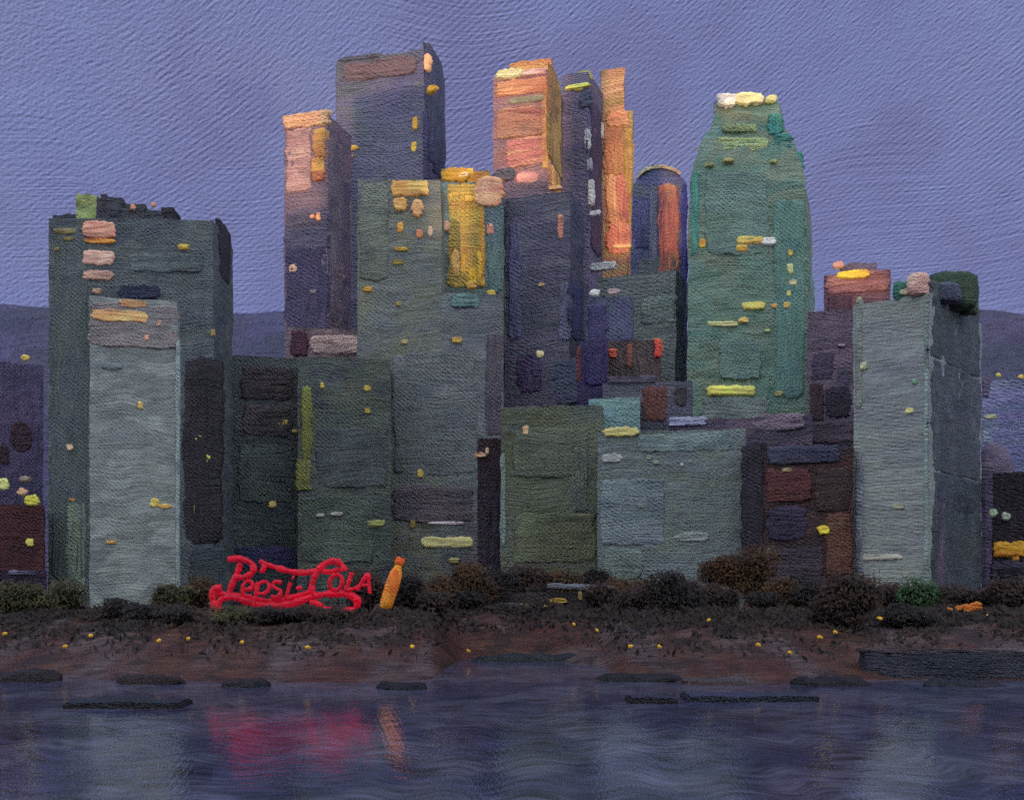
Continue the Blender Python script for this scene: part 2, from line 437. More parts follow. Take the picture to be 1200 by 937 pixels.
# large dark tower at the left and the pale slab before it
b = B('office_tower', 'broad dark grey tower with a broken roofline behind the pale slab at the left', 345, 57, 250, 273, 258, wc=(72, 80, 90), mat=paint((72, 80, 90), (62, 70, 84), .265, c3=(80, 88, 92)), depth=30)
panels(b, [('left_bay', 60, 262, 104, 690, (66, 76, 84), {'c2': (60, 72, 72), 'v': True, 'th': .4}),
           ('green_strip', 76, 585, 101, 700, (106, 120, 110), {'c2': (84, 98, 98)}),
           ('louvre_screen', 214, 416, 262, 640, (30, 28, 38), {'c2': (40, 36, 48), 'th': 2.4, 'bump': 1.3}),
           ('recess', 254, 262, 271, 330, (34, 32, 44), {'face': 'R', 'rnd': .6}),
           ('blue_band', 138, 333, 190, 352, (26, 28, 58), {'rnd': .8, 'th': 3}),
           ('grey_band', 150, 296, 240, 320, (66, 76, 84)),
           ('lower_wall', 222, 640, 262, 700, (44, 54, 66))])
many(b, [(95, 258, 137, 280, (192, 136, 116), {'rnd': .6, 'e': .3}), (96, 279, 136, 286, (180, 116, 50)), (95, 292, 134, 312, (186, 140, 126), {'rnd': .6, 'e': .3}), (96, 316, 134, 329, (176, 142, 124), {'rnd': .6, 'e': .25}),  # peach patches: sunset light on the wall, put in as glowing dabs
         (106, 336, 122, 346, (150, 126, 110), {'e': .2}), (61, 266, 92, 276, (112, 108, 74), {'e': .2}), (72, 276, 90, 284, (120, 116, 64), {'e': .2}), (205, 284, 224, 295, (150, 136, 54)), (246, 384, 253, 396, (140, 130, 70)), (62, 288, 72, 296, (110, 100, 60), {'e': .3}),
         (226, 508, 240, 518, (200, 176, 96)), (237, 530, 249, 544, (204, 186, 74)), (226, 588, 233, 604, (140, 140, 80)), (76, 518, 88, 530, (198, 160, 130)), (80, 582, 90, 588, (170, 140, 60))])
def roofbox(b, x0, x1, y0, y1, c, name='plant_room', dback=0, c2=None, emit=None, v=False):
    D = b.D+dback
    z1 = zpx(y0, D)
    L = b.hit(x0, 500); R = b.hit(x1, 500); vv = Vector((b.v.x, b.v.y, 0)); off = vv*(1.2+dback)
    pts = [L+off, R+off, R+off+vv*9, L+off+vv*9]
    m = lit(c, emit, b.s) if emit else paint(c, c2, b.s, seed=b.seedk, vertical=v)
    return loft(name, [(b.z1-1.5, [(q.x, q.y) for q in pts]), (z1, [(q.x, q.y) for q in pts])], m, b.root, b.s*3, b.s*2.2)
roofbox(b, 112, 142, 232, 256, (40, 42, 54)); roofbox(b, 140, 168, 240, 256, (54, 58, 66)); roofbox(b, 165, 190, 246, 256, (46, 50, 60)); roofbox(b, 188, 202, 242, 256, (26, 26, 40))
roofbox(b, 88, 112, 229, 256, (112, 138, 84), 'lit_roof_room', emit=.15); roofbox(b, 60, 90, 253, 258, (34, 36, 50)); roofbox(b, 116, 122, 228, 236, (40, 40, 52), 'roof_vent')
many(b, [(152, 238, 159, 247, PEACH), (176, 236, 183, 243, PEACH), (136, 231, 141, 235, PEACH), (103, 224, 112, 228, PEACH)][:2], 'roof_lamp')

b = B('apartment_slab', 'pale blue grey slab with an orange band under its sun-tinted pink top at the left', 285, 105, 208, 211, 353, wc=(108, 117, 123), mat=paint((108, 117, 123), (97, 105, 113), .22, bump=.7, c3=(122, 130, 136)), depth=18)
panels(b, [('sun_pink_storeys', 105, 355, 208, 408, (138, 112, 120), {'c2': (118, 112, 122), 'th': .5, 'rnd': .05}), ('corner_strip', 205, 395, 211, 700, (132, 150, 158), {'th': .4, 'rnd': .1, 'v': True}), ('grey_patch', 118, 424, 146, 434, (92, 104, 112), {'rnd': .9, 'th': .4})])  # pink top: low sun put into the storeys' colour
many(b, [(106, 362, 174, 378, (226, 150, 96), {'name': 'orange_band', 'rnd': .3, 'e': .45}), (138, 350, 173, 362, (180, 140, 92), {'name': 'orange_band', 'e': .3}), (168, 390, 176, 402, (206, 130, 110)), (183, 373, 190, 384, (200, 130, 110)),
         (160, 468, 169, 482, (190, 150, 84)), (174, 581, 188, 597, (196, 160, 72)), (184, 589, 203, 597, (190, 160, 80)), (122, 632, 138, 638, (176, 140, 70))])

# low blocks between left tower and centre tower
b = B('low_block', 'low dark block with a brown louvred front right of the dark left tower', 385, 262, 350, 350, 419, wc=(60, 68, 76), mat=paint((60, 68, 76), (66, 72, 80), .3, c3=(52, 60, 74)), depth=24)
panels(b, [('louvre_screen', 281, 428, 345, 470, (50, 44, 52), {'th': 1.8}), ('louvre_screen', 284, 474, 342, 512, (56, 52, 58), {'th': 1.4}), ('blue_wall', 275, 640, 350, 668, (40, 44, 78), {'th': .6}), ('green_wall', 278, 520, 346, 590, (62, 72, 70), {'th': .5})])
many(b, [(322, 490, 342, 500, (190, 170, 70)), (313, 584, 326, 597, (206, 176, 96)), (340, 502, 350, 508, (150, 140, 70))])
b = B('low_block', 'low grey green block with a tall olive stripe left of the centre tower', 375, 349, 458, 458, 420, wc=(64, 74, 76), mat=paint((64, 74, 76), (72, 78, 74), .29, c3=(56, 60, 76)), depth=24)
panels(b, [('olive_stripe', 352, 452, 367, 540, (98, 100, 52), {'v': True, 'th': 1.2}), ('olive_stripe', 346, 536, 366, 576, (104, 106, 58), {'th': 1.2}), ('blue_wall', 368, 500, 456, 572, (58, 62, 76), {'th': .5}), ('green_wall', 350, 580, 440, 660, (64, 76, 70), {'th': .5})])
many(b, [(374, 446, 381, 458, (150, 140, 60)), (424, 450, 437, 460, (150, 144, 60)), (425, 476, 436, 486, (140, 136, 60)), (368, 600, 382, 607, (150, 160, 152), {'e': .2, 'th': 3}), (384, 598, 404, 606, (140, 150, 144), {'e': .2, 'th': 3}), (428, 608, 452, 618, (130, 140, 76), {'e': .3})])

# left pair of tall towers
b = B('office_tower', 'slim tower glowing peach in the last sun beside the tallest dark tower', 470, 333, 384, 412, 134, wc=(108, 92, 112), mat=paint((104, 88, 104), (94, 82, 104), .36, c3=(80, 76, 102)), depth=24)
panels(b, [('parapet', 331, 131, 387, 150, (196, 140, 110), {'th': 2.2}), ('sun_gold_bay', 366, 150, 383, 186, (150, 112, 62), {'th': 2}), ('sun_gold_bay', 364, 184, 382, 213, (160, 108, 66), {'th': 2.5}),  # gold bays put the corner's sunset glow into the colour
           ('sun_peach_storeys', 334, 150, 366, 226, (134, 104, 106), {'th': .8}), ('painted_shade_wall', 333, 244, 386, 294, (70, 68, 92), {'th': .7}), ('dark_wall', 333, 286, 386, 392, (48, 46, 78), {'th': .7, 'v': True}), ('dark_bay', 386, 160, 398, 380, (60, 66, 82), {'face': 'R', 'th': .5, 'v': True}), ('dark_bay', 398, 210, 411, 380, (42, 42, 74), {'face': 'R', 'th': .5, 'v': True})])  # sunlit storeys and the shade below them are put into panel colours
many(b, [(369, 246, 378, 262, (214, 140, 90)), (336, 307, 352, 322, (206, 140, 110)), (362, 250, 370, 258, (190, 120, 90)), (360, 338, 374, 346, (110, 104, 120), {'e': .2})])
b = B('podium_building', 'light pink roof and maroon corner block at the foot of the slim peach tower', 440, 338, 424, 424, 386, wc=(96, 84, 98), mat=paint((96, 84, 98), (120, 104, 110), .33), depth=15)
panels(b, [('maroon_wall', 339, 386, 362, 418, (58, 30, 50), {'th': 1.2, 'rnd': .5}), ('pink_terrace', 362, 392, 424, 416, (156, 134, 138), {'th': 1.2, 'rnd': .5})])
b = B('office_tower', 'tallest dark grey blue tower with a sun-tinted brown band at its top', 505, 394, 497, 522, 58, wc=(78, 80, 106), mat=paint((78, 80, 106), (72, 72, 104), .39, c3=(76, 82, 96)), depth=30)
panels(b, [('sun_brown_crown', 400, 69, 490, 93, (92, 76, 84), {'th': 1.4, 'c2': (84, 72, 84)}), ('parapet', 396, 64, 448, 71, (66, 72, 86), {'th': 1.6, 'rnd': .5}), ('side_bay', 499, 60, 521, 200, (60, 64, 86), {'face': 'R', 'v': True}), ('dark_bay', 495, 130, 503, 212, (40, 40, 74), {'v': True, 'th': 1.2}),  # warm crown: low sun on the top put into its colour
           ('dark_bay', 506, 170, 520, 208, (40, 40, 70), {'face': 'R', 'v': True}), ('dark_bay', 384, 200, 420, 225, (36, 38, 66), {'rnd': .9})][:5])
many(b, [(495, 60, 507, 88, (218, 148, 110), {'th': 3}), (499, 98, 514, 112, (196, 150, 40), {'th': 3}), (482, 134, 491, 156, (170, 140, 44)), (480, 164, 490, 181, (166, 138, 50)), (393, 170, 422, 178, (180, 150, 56)), (402, 178, 416, 194, (160, 126, 46))])

# centre towers
b = B('office_tower', 'gold crowned tower rising behind the wide grey centre tower', 432, 517, 590, 592, 212, wc=(86, 100, 106), mat=paint((86, 100, 106), (94, 112, 114), .33), depth=20)
panels(b, [('sun_gold_face', 524, 214, 566, 338, (156, 128, 64), {'c2': (170, 132, 54), 'th': 1.4, 'rnd': .12}), ('sun_gold_side', 560, 240, 569, 338, (176, 116, 44), {'v': True}), ('teal_strip', 569, 216, 591, 345, (84, 110, 110), {'c2': (74, 92, 104), 'v': True})])  # gold panels carry the low sun's glow in their colour
roofbox(b, 517, 555, 196, 214, (158, 128, 56), 'gold_crown'); roofbox(b, 552, 575, 199, 214, (190, 130, 66), 'gold_crown'); roofbox(b, 570, 590, 208, 214, (170, 110, 80), 'gold_crown')
many(b, [(517, 196, 550, 214, (170, 136, 30), {'rnd': .6, 'e': .25, 'name': 'sun_gold_dressing'}), (534, 200, 552, 210, CREAM, {'e': .3, 'name': 'sun_gold_dressing'}), (555, 206, 592, 244, (212, 136, 104), {'rnd': .8, 'e': .3, 'th': 4, 'name': 'sun_peach_cornice'}), (524, 224, 560, 238, (176, 140, 50), {'e': .3, 'rnd': .5, 'name': 'sun_gold_dressing'}),  # sunset light on the crown put in as glowing dabs
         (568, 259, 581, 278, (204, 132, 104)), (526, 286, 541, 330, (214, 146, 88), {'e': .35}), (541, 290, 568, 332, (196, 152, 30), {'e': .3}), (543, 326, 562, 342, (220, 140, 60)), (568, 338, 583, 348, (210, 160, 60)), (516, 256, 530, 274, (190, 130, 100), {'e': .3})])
b = B('office_tower', 'wide grey green centre tower with a bright orange hook of windows near its top', 395, 419, 517, 521, 211, wc=(88, 94, 98), mat=paint((88, 94, 98), (96, 100, 94), .3, bump=.9, c3=(86, 92, 104)), depth=26)
loft('lower_wing', [(GROUND-.4, [tuple(b.C+b.u*.0), tuple(b.C-b.u*21.9), tuple(b.C-b.u*21.9+b.v*24), tuple(b.C+b.v*24)]), (zpx(344, 395), [tuple(b.C), tuple(b.C-b.u*21.9), tuple(b.C-b.u*21.9+b.v*24), tuple(b.C+b.v*24)])], paint((90, 98, 106), (84, 86, 98), .3, bump=.9, seed=4), b.root, b.seg, b.amp)
panels(b, [('brown_storeys', 458, 568, 556, 612, (82, 74, 88), {'th': 1.0}), ('mauve_strip', 568, 388, 590, 512, (72, 66, 82), {'c2': (64, 62, 80), 'v': True}), ('green_bay', 420, 214, 456, 330, (86, 92, 84), {'th': .4}), ('blue_bay', 458, 410, 560, 560, (82, 90, 104), {'th': .4, 'c2': (92, 96, 110)}), ('teal_ledge', 528, 344, 562, 362, (76, 104, 108), {'th': 2})])
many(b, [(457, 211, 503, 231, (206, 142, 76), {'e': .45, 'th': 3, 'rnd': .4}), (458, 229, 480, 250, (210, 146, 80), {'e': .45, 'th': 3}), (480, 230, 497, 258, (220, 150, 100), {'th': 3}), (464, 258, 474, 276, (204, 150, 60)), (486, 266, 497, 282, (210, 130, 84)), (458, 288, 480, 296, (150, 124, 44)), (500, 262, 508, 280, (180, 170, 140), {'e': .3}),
         (424, 334, 438, 344, (160, 136, 40)), (458, 302, 474, 312, (140, 130, 60)), (462, 352, 472, 360, (130, 126, 70), {'e': .4}), (527, 393, 544, 404, (196, 160, 70), {'th': 3}), (468, 396, 480, 405, (140, 136, 96), {'e': .3}), (487, 547, 498, 562, (160, 150, 70)), (470, 544, 478, 550, (120, 120, 90), {'e': .3}),
         (492, 628, 556, 642, (176, 178, 122), {'rnd': .4, 'e': .5}), (522, 652, 541, 661, (150, 150, 104), {'e': .4}), (500, 610, 546, 615, (160, 160, 172), {'e': .2, 'name': 'pale_ledge'}), (479, 606, 488, 622, (120, 112, 60), {'e': .3}), (428, 634, 444, 644, (150, 146, 80)), (478, 626, 486, 634, (130, 126, 70), {'e': .3})])
b = B('narrow_building', 'narrow dark maroon building squeezed between centre tower and olive block', 345, 560, 590, 590, 514, wc=(50, 40, 56), mat=paint((46, 37, 52), (42, 32, 44), .26, vertical=False, bump=1.3), depth=14)
many(b, [(553, 529, 572, 537, (214, 150, 116), {'th': 3}), (568, 522, 574, 534, (190, 150, 120))]); panels(b, [('dark_storeys', 566, 575, 592, 670, (34, 28, 44), {'th': 1.5})])

# peach tower 2 and its lower neighbours
b = B('office_tower', 'tall square tower with a sun-tinted peach face right of centre, under a stepped top', 485, 578, 646, 660, 84, wc=(128, 98, 104), mat=paint((128, 98, 104), (112, 92, 108), .37, c3=(120, 86, 90)), depth=28)
panels(b, [('sun_peach_storeys', 580, 92, 644, 112, (164, 112, 84), {'th': 1.2}), ('green_band', 594, 112, 640, 122, (124, 128, 104), {'th': 1.6, 'rnd': .7}), ('sun_rose_storeys', 580, 124, 644, 162, (134, 100, 90), {'th': .8, 'c2': (140, 96, 84)}), ('sun_peach_storeys', 592, 160, 642, 196, (150, 102, 96), {'th': 1.4}),  # peach, rose and gold panels carry the sunset light in their colour
           ('cream_ledge', 580, 80, 612, 93, (190, 194, 140), {'th': 2.5, 'rnd': .6}), ('lilac_ledge', 610, 80, 642, 90, (178, 140, 140), {'th': 2.2, 'rnd': .6}), ('sun_gold_corner', 643, 86, 659, 200, (134, 108, 66), {'v': True, 'face': 'R'}), ('sun_gold_corner', 634, 100, 645, 200, (160, 118, 80), {'v': True}),
           ('sun_gold_corner', 645, 200, 658, 232, (160, 120, 70), {'v': True, 'face': 'R', 'rnd': .8}), ('mauve_wall', 580, 208, 644, 470, (72, 72, 100), {'th': .4, 'rnd': .05, 'c2': (64, 66, 96)}), ('dark_ledge', 578, 196, 604, 214, (62, 68, 84), {'th': 2, 'rnd': .7})])  # mauve wall paints in the shade below the sunlit storeys
roofbox(b, 597, 645, 67, 86, (150, 112, 84), 'stepped_top', c2=(160, 120, 80))
many(b, [(604, 200, 632, 216, (176, 124, 120), {'e': .25}), (602, 236, 622, 248, (160, 112, 112), {'e': .3}), (599, 284, 617, 294, (170, 156, 130), {'e': .3}), (640, 216, 660, 224, (190, 130, 90), {'e': .3})])
b = B('office_block', 'mauve blue block in front of the foot of the square peach tower', 430, 592, 668, 684, 224, wc=(70, 70, 102), mat=paint((72, 72, 97), (64, 64, 88), .33, c3=(80, 80, 98)), depth=20)
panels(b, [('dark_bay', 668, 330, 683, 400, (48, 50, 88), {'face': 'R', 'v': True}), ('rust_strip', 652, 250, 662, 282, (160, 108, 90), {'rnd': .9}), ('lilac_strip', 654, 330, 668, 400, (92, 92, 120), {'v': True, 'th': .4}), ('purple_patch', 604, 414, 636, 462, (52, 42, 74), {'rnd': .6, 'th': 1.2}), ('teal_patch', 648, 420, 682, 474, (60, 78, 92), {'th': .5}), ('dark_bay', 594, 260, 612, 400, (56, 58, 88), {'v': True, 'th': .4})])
many(b, [(626, 408, 640, 422, (196, 170, 130)), (629, 330, 640, 337, (170, 150, 100), {'e': .4})])
# dark + gold pair
b = B('office_tower', 'dark violet tower with white strips beside the stepped gold tower', 505, 659, 690, 708, 84, wc=(76, 76, 108), mat=paint((76, 76, 108), (84, 82, 112), .39, c3=(66, 68, 104)), depth=26)
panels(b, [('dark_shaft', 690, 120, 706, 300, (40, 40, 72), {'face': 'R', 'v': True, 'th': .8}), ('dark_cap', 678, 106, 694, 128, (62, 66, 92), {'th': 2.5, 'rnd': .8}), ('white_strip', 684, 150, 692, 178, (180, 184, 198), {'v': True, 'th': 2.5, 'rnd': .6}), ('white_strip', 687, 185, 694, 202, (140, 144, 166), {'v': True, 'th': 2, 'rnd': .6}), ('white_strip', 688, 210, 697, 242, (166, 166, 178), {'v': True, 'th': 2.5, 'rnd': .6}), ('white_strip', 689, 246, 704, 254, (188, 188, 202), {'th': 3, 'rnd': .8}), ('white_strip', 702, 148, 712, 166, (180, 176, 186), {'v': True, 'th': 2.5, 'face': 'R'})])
roofbox(b, 674, 689, 80, 90, (150, 152, 66), 'lit_crown', emit=.3)
many(b, [(662, 98, 694, 105, (200, 190, 80), {'e': .4, 'th': 3}), (672, 102, 686, 108, (190, 180, 80), {'e': .4})])
b = B('office_tower', 'slender stepped tower glowing gold and orange in the low sun', 525, 704, 742, 742, 130, wc=(170, 120, 74), mat=paint((140, 108, 84), (132, 108, 72), .4, c3=(136, 90, 84), vertical=True), depth=22)
loft('upper_tier', [(b.z1-2, [tuple(b.C+b.u*b.a+b.v*1.5), tuple(b.C+b.u*4.2+b.v*1.5), tuple(b.C+b.u*4.2+b.v*18), tuple(b.C+b.u*b.a+b.v*18)]), (zpx(78, 525), [tuple(b.C+b.u*b.a+b.v*1.5), tuple(b.C+b.u*4.2+b.v*1.5), tuple(b.C+b.u*4.2+b.v*18), tuple(b.C+b.u*b.a+b.v*18)])], paint((140, 114, 70), (150, 112, 92), .4, seed=2), b.root, b.seg*.7, b.amp)
panels(b, [('sun_peach_storeys', 710, 130, 738, 150, (180, 128, 100), {'th': 2, 'rnd': .7}), ('sun_orange_wall', 706, 150, 732, 206, (152, 108, 80), {'v': True, 'c2': (150, 116, 70)}), ('sun_coral_wall', 708, 204, 738, 262, (164, 106, 92), {'v': True, 'th': 1.4}), ('sun_gold_corner', 730, 150, 742, 230, (134, 110, 64), {'v': True}), ('sun_coral_wall', 710, 258, 740, 300, (176, 108, 90), {'v': True, 'rnd': .7})])  # orange, coral and gold panels paint the low sun onto the wall
many(b, [(716, 286, 742, 292, (214, 150, 96), {'th': 2.5})])
# arched tower
D = 452; root = empty('office_tower', P(774, 700, D+8), 'round topped blue tower with a rust red face left of the green tower', 'building'); root.location.z = GROUND
prof = []
def arch_y(x): 
    t = (x-773)/35.0; return 196+34*(1-math.sqrt(max(0, 1-t*t)))
x = 740
while x <= 807: prof.append((x, arch_y(x))); x += 2.5
vs = []; fs = []; nn = len(prof); NZ = 60
for dd in (0, 20):
    for (px, py) in prof:
        for k in range(NZ+1):
            q = P(px, py, D); z = GROUND-.4+(q.z-GROUND+.4)*k/NZ
            X = q.x+dd*(.13)
            v = Vector((X, D+dd, z)); vs.append(v+nvec(v, 9)*.8)
def vi(a, i, k): return a*nn*(NZ+1)+i*(NZ+1)+k
for i in range(nn-1):
    for k in range(NZ):
        fs.append((vi(0, i, k), vi(0, i+1, k), vi(0, i+1, k+1), vi(0, i, k+1)))
    fs.append((vi(0, i, NZ), vi(0, i+1, NZ), vi(1, i+1, NZ), vi(1, i, NZ)))
for k in range(NZ):
    fs.append((vi(0, 0, k), vi(0, 0, k+1), vi(1, 0, k+1), vi(1, 0, k))); fs.append((vi(0, nn-1, k), vi(1, nn-1, k), vi(1, nn-1, k+1), vi(0, nn-1, k+1)))
mesh_obj('wall', vs, fs, paint((74, 80, 116), (64, 72, 116), .35, c3=(84, 92, 106)), root)
class Flat:   # front plane of the arched tower
    pass
fb = B.__new__(B); fb.D = D; fb.s = D/F; fb.C = Vector((0, D)); fb.u = Vector((-1, 0)); fb.v = Vector((0, 1)); fb.n = Vector((0, -1)); fb.root = root; fb.amp = .6; fb.wc = (74, 80, 116); fb.seedk = 11
panels(fb, [('sun_rust_face', 770, 214, 797, 330, (150, 88, 80), {'c2': (166, 96, 76), 'v': True, 'th': 1.5}), ('dark_opening', 743, 236, 764, 292, (38, 38, 76), {'v': True, 'rnd': .4, 'th': .5}), ('grey_pier', 760, 214, 772, 310, (76, 78, 98), {'v': True}), ('grey_face', 745, 300, 800, 420, (76, 82, 92), {'c2': (86, 94, 96)}), ('mauve_face', 776, 320, 800, 372, (92, 80, 100), {'v': True}), ('blue_rim', 797, 214, 806, 330, (52, 58, 120), {'v': True})])  # reddish face: low sun put into the panel colour
vs = []; fs = []; k = 0
for i, (px, py) in enumerate(prof[3:-3]):
    q = P(px, py, D); w = nvec(q, 3)*.5
    for (dy, dz) in ((-1.0, -.6), (-1.2, .7), (6, .9), (6, -.6)): vs.append(Vector((q.x, D+dy, q.z+dz))+w)
nr = len(vs)//4
for i in range(nr-1):
    for j in range(4): fs.append((i*4+j, i*4+(j+1) % 4, i*4+4+(j+1) % 4, i*4+4+j))
fs += [(0, 1, 2, 3), ((nr-1)*4+3, (nr-1)*4+2, (nr-1)*4+1, (nr-1)*4)]
mesh_obj('arched_cornice', vs, fs, paint((168, 150, 130), None, .35), root)

# green tower
D = 415; root = empty('office_tower', P(876, 700, D+14), 'large green glass tower with sloped shoulders and a pale lit crown', 'building'); root.location.z = GROUND
def ring(xl, xr, d0, d1):
    th = .33
    a = P(xl, 0, D+d0); c = P(xr, 0, D+d0)
    return [(a.x, a.y), (c.x, c.y), (c.x+d1*th, c.y+d1), (a.x+d1*th*.6, a.y+d1)]
lv = [(GROUND-.4, ring(806, 950, 0, 36)), (zpx(330, D), ring(806, 948, 0, 36)), (zpx(212, D), ring(808, 943, 0, 36)), (zpx(188, D), ring(814, 938, 1.5, 32)), (zpx(160, D), ring(822, 930, 3, 28)), (zpx(150, D), ring(828, 924, 3.5, 26)), (zpx(144, D), ring(833, 918, 4, 22)), (zpx(112, D), ring(836, 914, 4.5, 18))]
loft('wall', lv, paint((84, 109, 108), (94, 108, 100), .32, c3=(72, 104, 102), bump=.95), root, D/F*5, D/F*2.4)
gb = B.__new__(B); gb.D = D; gb.s = D/F; gb.C = Vector((0, D)); gb.u = Vector((-1, 0)); gb.v = Vector((0, 1)); gb.n = Vector((0, -1)); gb.root = root; gb.amp = .6; gb.wc = (86, 114, 116); gb.seedk = 21
panels(gb, [('teal_flank', 906, 230, 944, 470, (76, 114, 112), {'c2': (70, 104, 104), 'v': True, 'th': .5}), ('teal_flank', 809, 200, 820, 300, (58, 112, 110), {'v': True}), ('grey_storeys', 826, 200, 900, 300, (96, 112, 106), {'th': .5, 'c2': (90, 104, 104)}), ('darker_storeys', 842, 396, 892, 446, (84, 102, 104), {'th': .5}), ('grey_storeys', 822, 464, 900, 500, (84, 94, 100), {'th': .6})])  # one band of storeys in a darker green grey
gb.C = Vector((0, D+3.2)); 
panels(gb, [('teal_shoulder', 900, 132, 918, 160, (48, 110, 106), {'v': True, 'th': 2, 'rnd': .6}), ('teal_shoulder', 906, 156, 930, 180, (48, 106, 104), {'th': 2, 'rnd': .6}), ('teal_shoulder', 924, 176, 942, 206, (50, 106, 104), {'th': 2, 'rnd': .6, 'v': True}), ('olive_band', 846, 145, 888, 156, (126, 138, 98), {'th': 2.5}), ('olive_band', 838, 160, 902, 179, (124, 134, 94), {'th': 2.5})])
many(gb, [(840, 109, 864, 126, (222, 226, 190), {'rnd': .7, 'e': .5, 'th': 4, 'name': 'crown_sun_glow'}), (858, 108, 896, 124, (200, 208, 140), {'rnd': .7, 'e': .5, 'th': 4, 'name': 'crown_sun_glow'}), (896, 109, 913, 122, (156, 170, 110), {'rnd': .7, 'e': .35, 'name': 'crown_sun_glow'}), (816, 170, 836, 180, (170, 140, 70), {'e': .4})])  # crown dabs glow to put in the sunlit top
gb.C = Vector((0, D))
many(gb, [(817, 277, 829, 294, (184, 150, 60)), (862, 276, 896, 288, (196, 156, 70), {'rnd': .7}), (860, 284, 880, 298, (176, 146, 60)), (890, 276, 911, 290, (206, 214, 190), {'th': 3}), (846, 184, 862, 192, (140, 150, 90), {'e': .3}), (902, 186, 912, 192, (150, 160, 90), {'e': .3}),
          (922, 290, 930, 303, (160, 140, 60)), (920, 306, 932, 324, (150, 170, 110)), (922, 326, 936, 336, (166, 180, 120)), (920, 338, 928, 350, (156, 170, 90)), (916, 352, 928, 363, (200, 150, 76)), (902, 354, 913, 363, (190, 146, 76)), (868, 353, 898, 364, (212, 170, 82), {'rnd': .6, 'th': 3}),
          (828, 376, 866, 383, (176, 196, 122), {'rnd': .5}), (864, 370, 879, 381, (212, 150, 84), {'th': 3}), (827, 451, 886, 464, (210, 196, 90), {'rnd': .5, 'th': 3}), (826, 190, 838, 196, (130, 140, 90), {'e': .3}), (895, 384, 904, 390, (130, 160, 110), {'e': .3}), (905, 456, 920, 466, (130, 140, 90), {'e': .3})])

# cluster in the middle distance
b = B('office_block', 'grey teal block behind the dark blue block, left of the green tower', 440, 700, 792, 806, 316, wc=(92, 102, 108), mat=paint((92, 102, 108), (88, 94, 102), .34), depth=20)
panels(b, [('white_ledge', 690, 306, 722, 318, (178, 184, 202), {'th': 2.5, 'rnd': .7}), ('teal_patch', 750, 345, 792, 380, (82, 98, 102), {'th': .5})])
b = B('office_block', 'dark blue block with two pale roof lamps before the grey teal block', 405, 686, 742, 742, 347, wc=(58, 60, 92), mat=paint((58, 60, 92), (70, 78, 104), .31, vertical=True), depth=16)
many(b, [(690, 337, 704, 349, WHITE, {'th': 3}), (710, 336, 726, 347, (190, 166, 160), {'e': .4})], 'roof_lamp'); panels(b, [('darker_bay', 688, 356, 712, 404, (46, 46, 86), {'v': True})])  # left bay in a darker navy
b = B('brick_building', 'ribbed brown building with rust ends right of the navy box', 372, 712, 774, 774, 398, wc=(72, 62, 66), mat=paint((72, 62, 66), (60, 50, 58), .28, vertical=True, bump=1.2), depth=14)
panels(b, [('rust_pier', 766, 396, 776, 420, (176, 66, 48), {'v': True, 'th': 2}), ('rust_pier', 712, 408, 724, 420, (180, 88, 66), {'th': 1.5}), ('rust_pier', 734, 402, 742, 432, (100, 60, 52), {'v': True})])
b = B('navy_building', 'narrow navy box building with a dark red left edge amid the middle cluster', 362, 677, 712, 712, 399, wc=(40, 36, 76), mat=paint((40, 36, 76), (50, 42, 84), .28, vertical=True, bump=1.2), depth=12)
panels(b, [('red_edge', 675, 404, 682, 448, (84, 40, 46), {'v': True, 'th': 1.5}), ('window_bay', 684, 402, 710, 452, (34, 32, 72), {'v': True, 'th': 2.5, 'rnd': .3})])
b = B('terrace_building', 'lilac grey terrace building with a rusty brown wall before the green tower', 352, 706, 812, 812, 446, wc=(76, 76, 94), mat=paint((76, 76, 94), (66, 66, 84), .27), depth=10)
panels(b, [('rust_wall', 752, 452, 782, 494, (84, 50, 46), {'v': True, 'th': 1.6}), ('dark_wall', 790, 452, 806, 476, (44, 40, 48), {'rnd': .8, 'th': 1.5}), ('purple_ledge', 712, 440, 770, 450, (64, 58, 78), {'th': 2})])
b = B('teal_pavilion', 'small light teal roof pavilion behind the olive and grey blocks', 347, 690, 750, 750, 466, wc=(104, 134, 142), mat=paint((104, 134, 142), (96, 122, 130), .27), depth=8)
b = B('long_block', 'long dark purple block with a pale lilac end below the green tower', 340, 780, 952, 952, 486, wc=(66, 60, 82), mat=paint((66, 60, 82), (78, 68, 88), .26), depth=10)
panels(b, [('pale_end', 782, 488, 828, 500, (128, 134, 164), {'th': 2}), ('mauve_band', 880, 484, 945, 506, (98, 88, 106), {'th': 1.2, 'rnd': .5})])

b = B('warehouse_block', 'olive green block with a pale left corner right of the centre tower', 335, 587, 706, 706, 475, wc=(78, 84, 76), mat=paint((78, 84, 76), (70, 78, 64), .26, c3=(72, 80, 84)), depth=20)
panels(b, [('pale_corner', 586, 530, 593, 640, (104, 120, 122), {'v': True}), ('green_wall', 600, 500, 690, 560, (74, 82, 74), {'th': .4}), ('mauve_strip', 668, 520, 690, 600, (78, 80, 92), {'v': True, 'th': .4}), ('olive_wall', 600, 600, 700, 660, (74, 80, 62), {'th': .5})])
many(b, [(611, 496, 621, 512, (196, 160, 120))]); 
b = B('warehouse_block', 'wide grey teal block with a lime strip at its upper left corner', 312, 700, 874, 874, 502, wc=(90, 104, 114), mat=paint((87, 98, 106), (82, 93, 102), .24, c3=(90, 100, 98), bump=.9), depth=20)
panels(b, [('green_wall', 745, 506, 860, 530, (86, 104, 104), {'th': .4}), ('pale_patch', 790, 622, 832, 636, (112, 122, 128), {'th': 1, 'rnd': .9}), ('blue_wall', 702, 560, 780, 640, (84, 94, 108), {'th': .4}), ('green_foot', 706, 640, 756, 680, (84, 96, 88), {'th': .5, 'rnd': .8})])
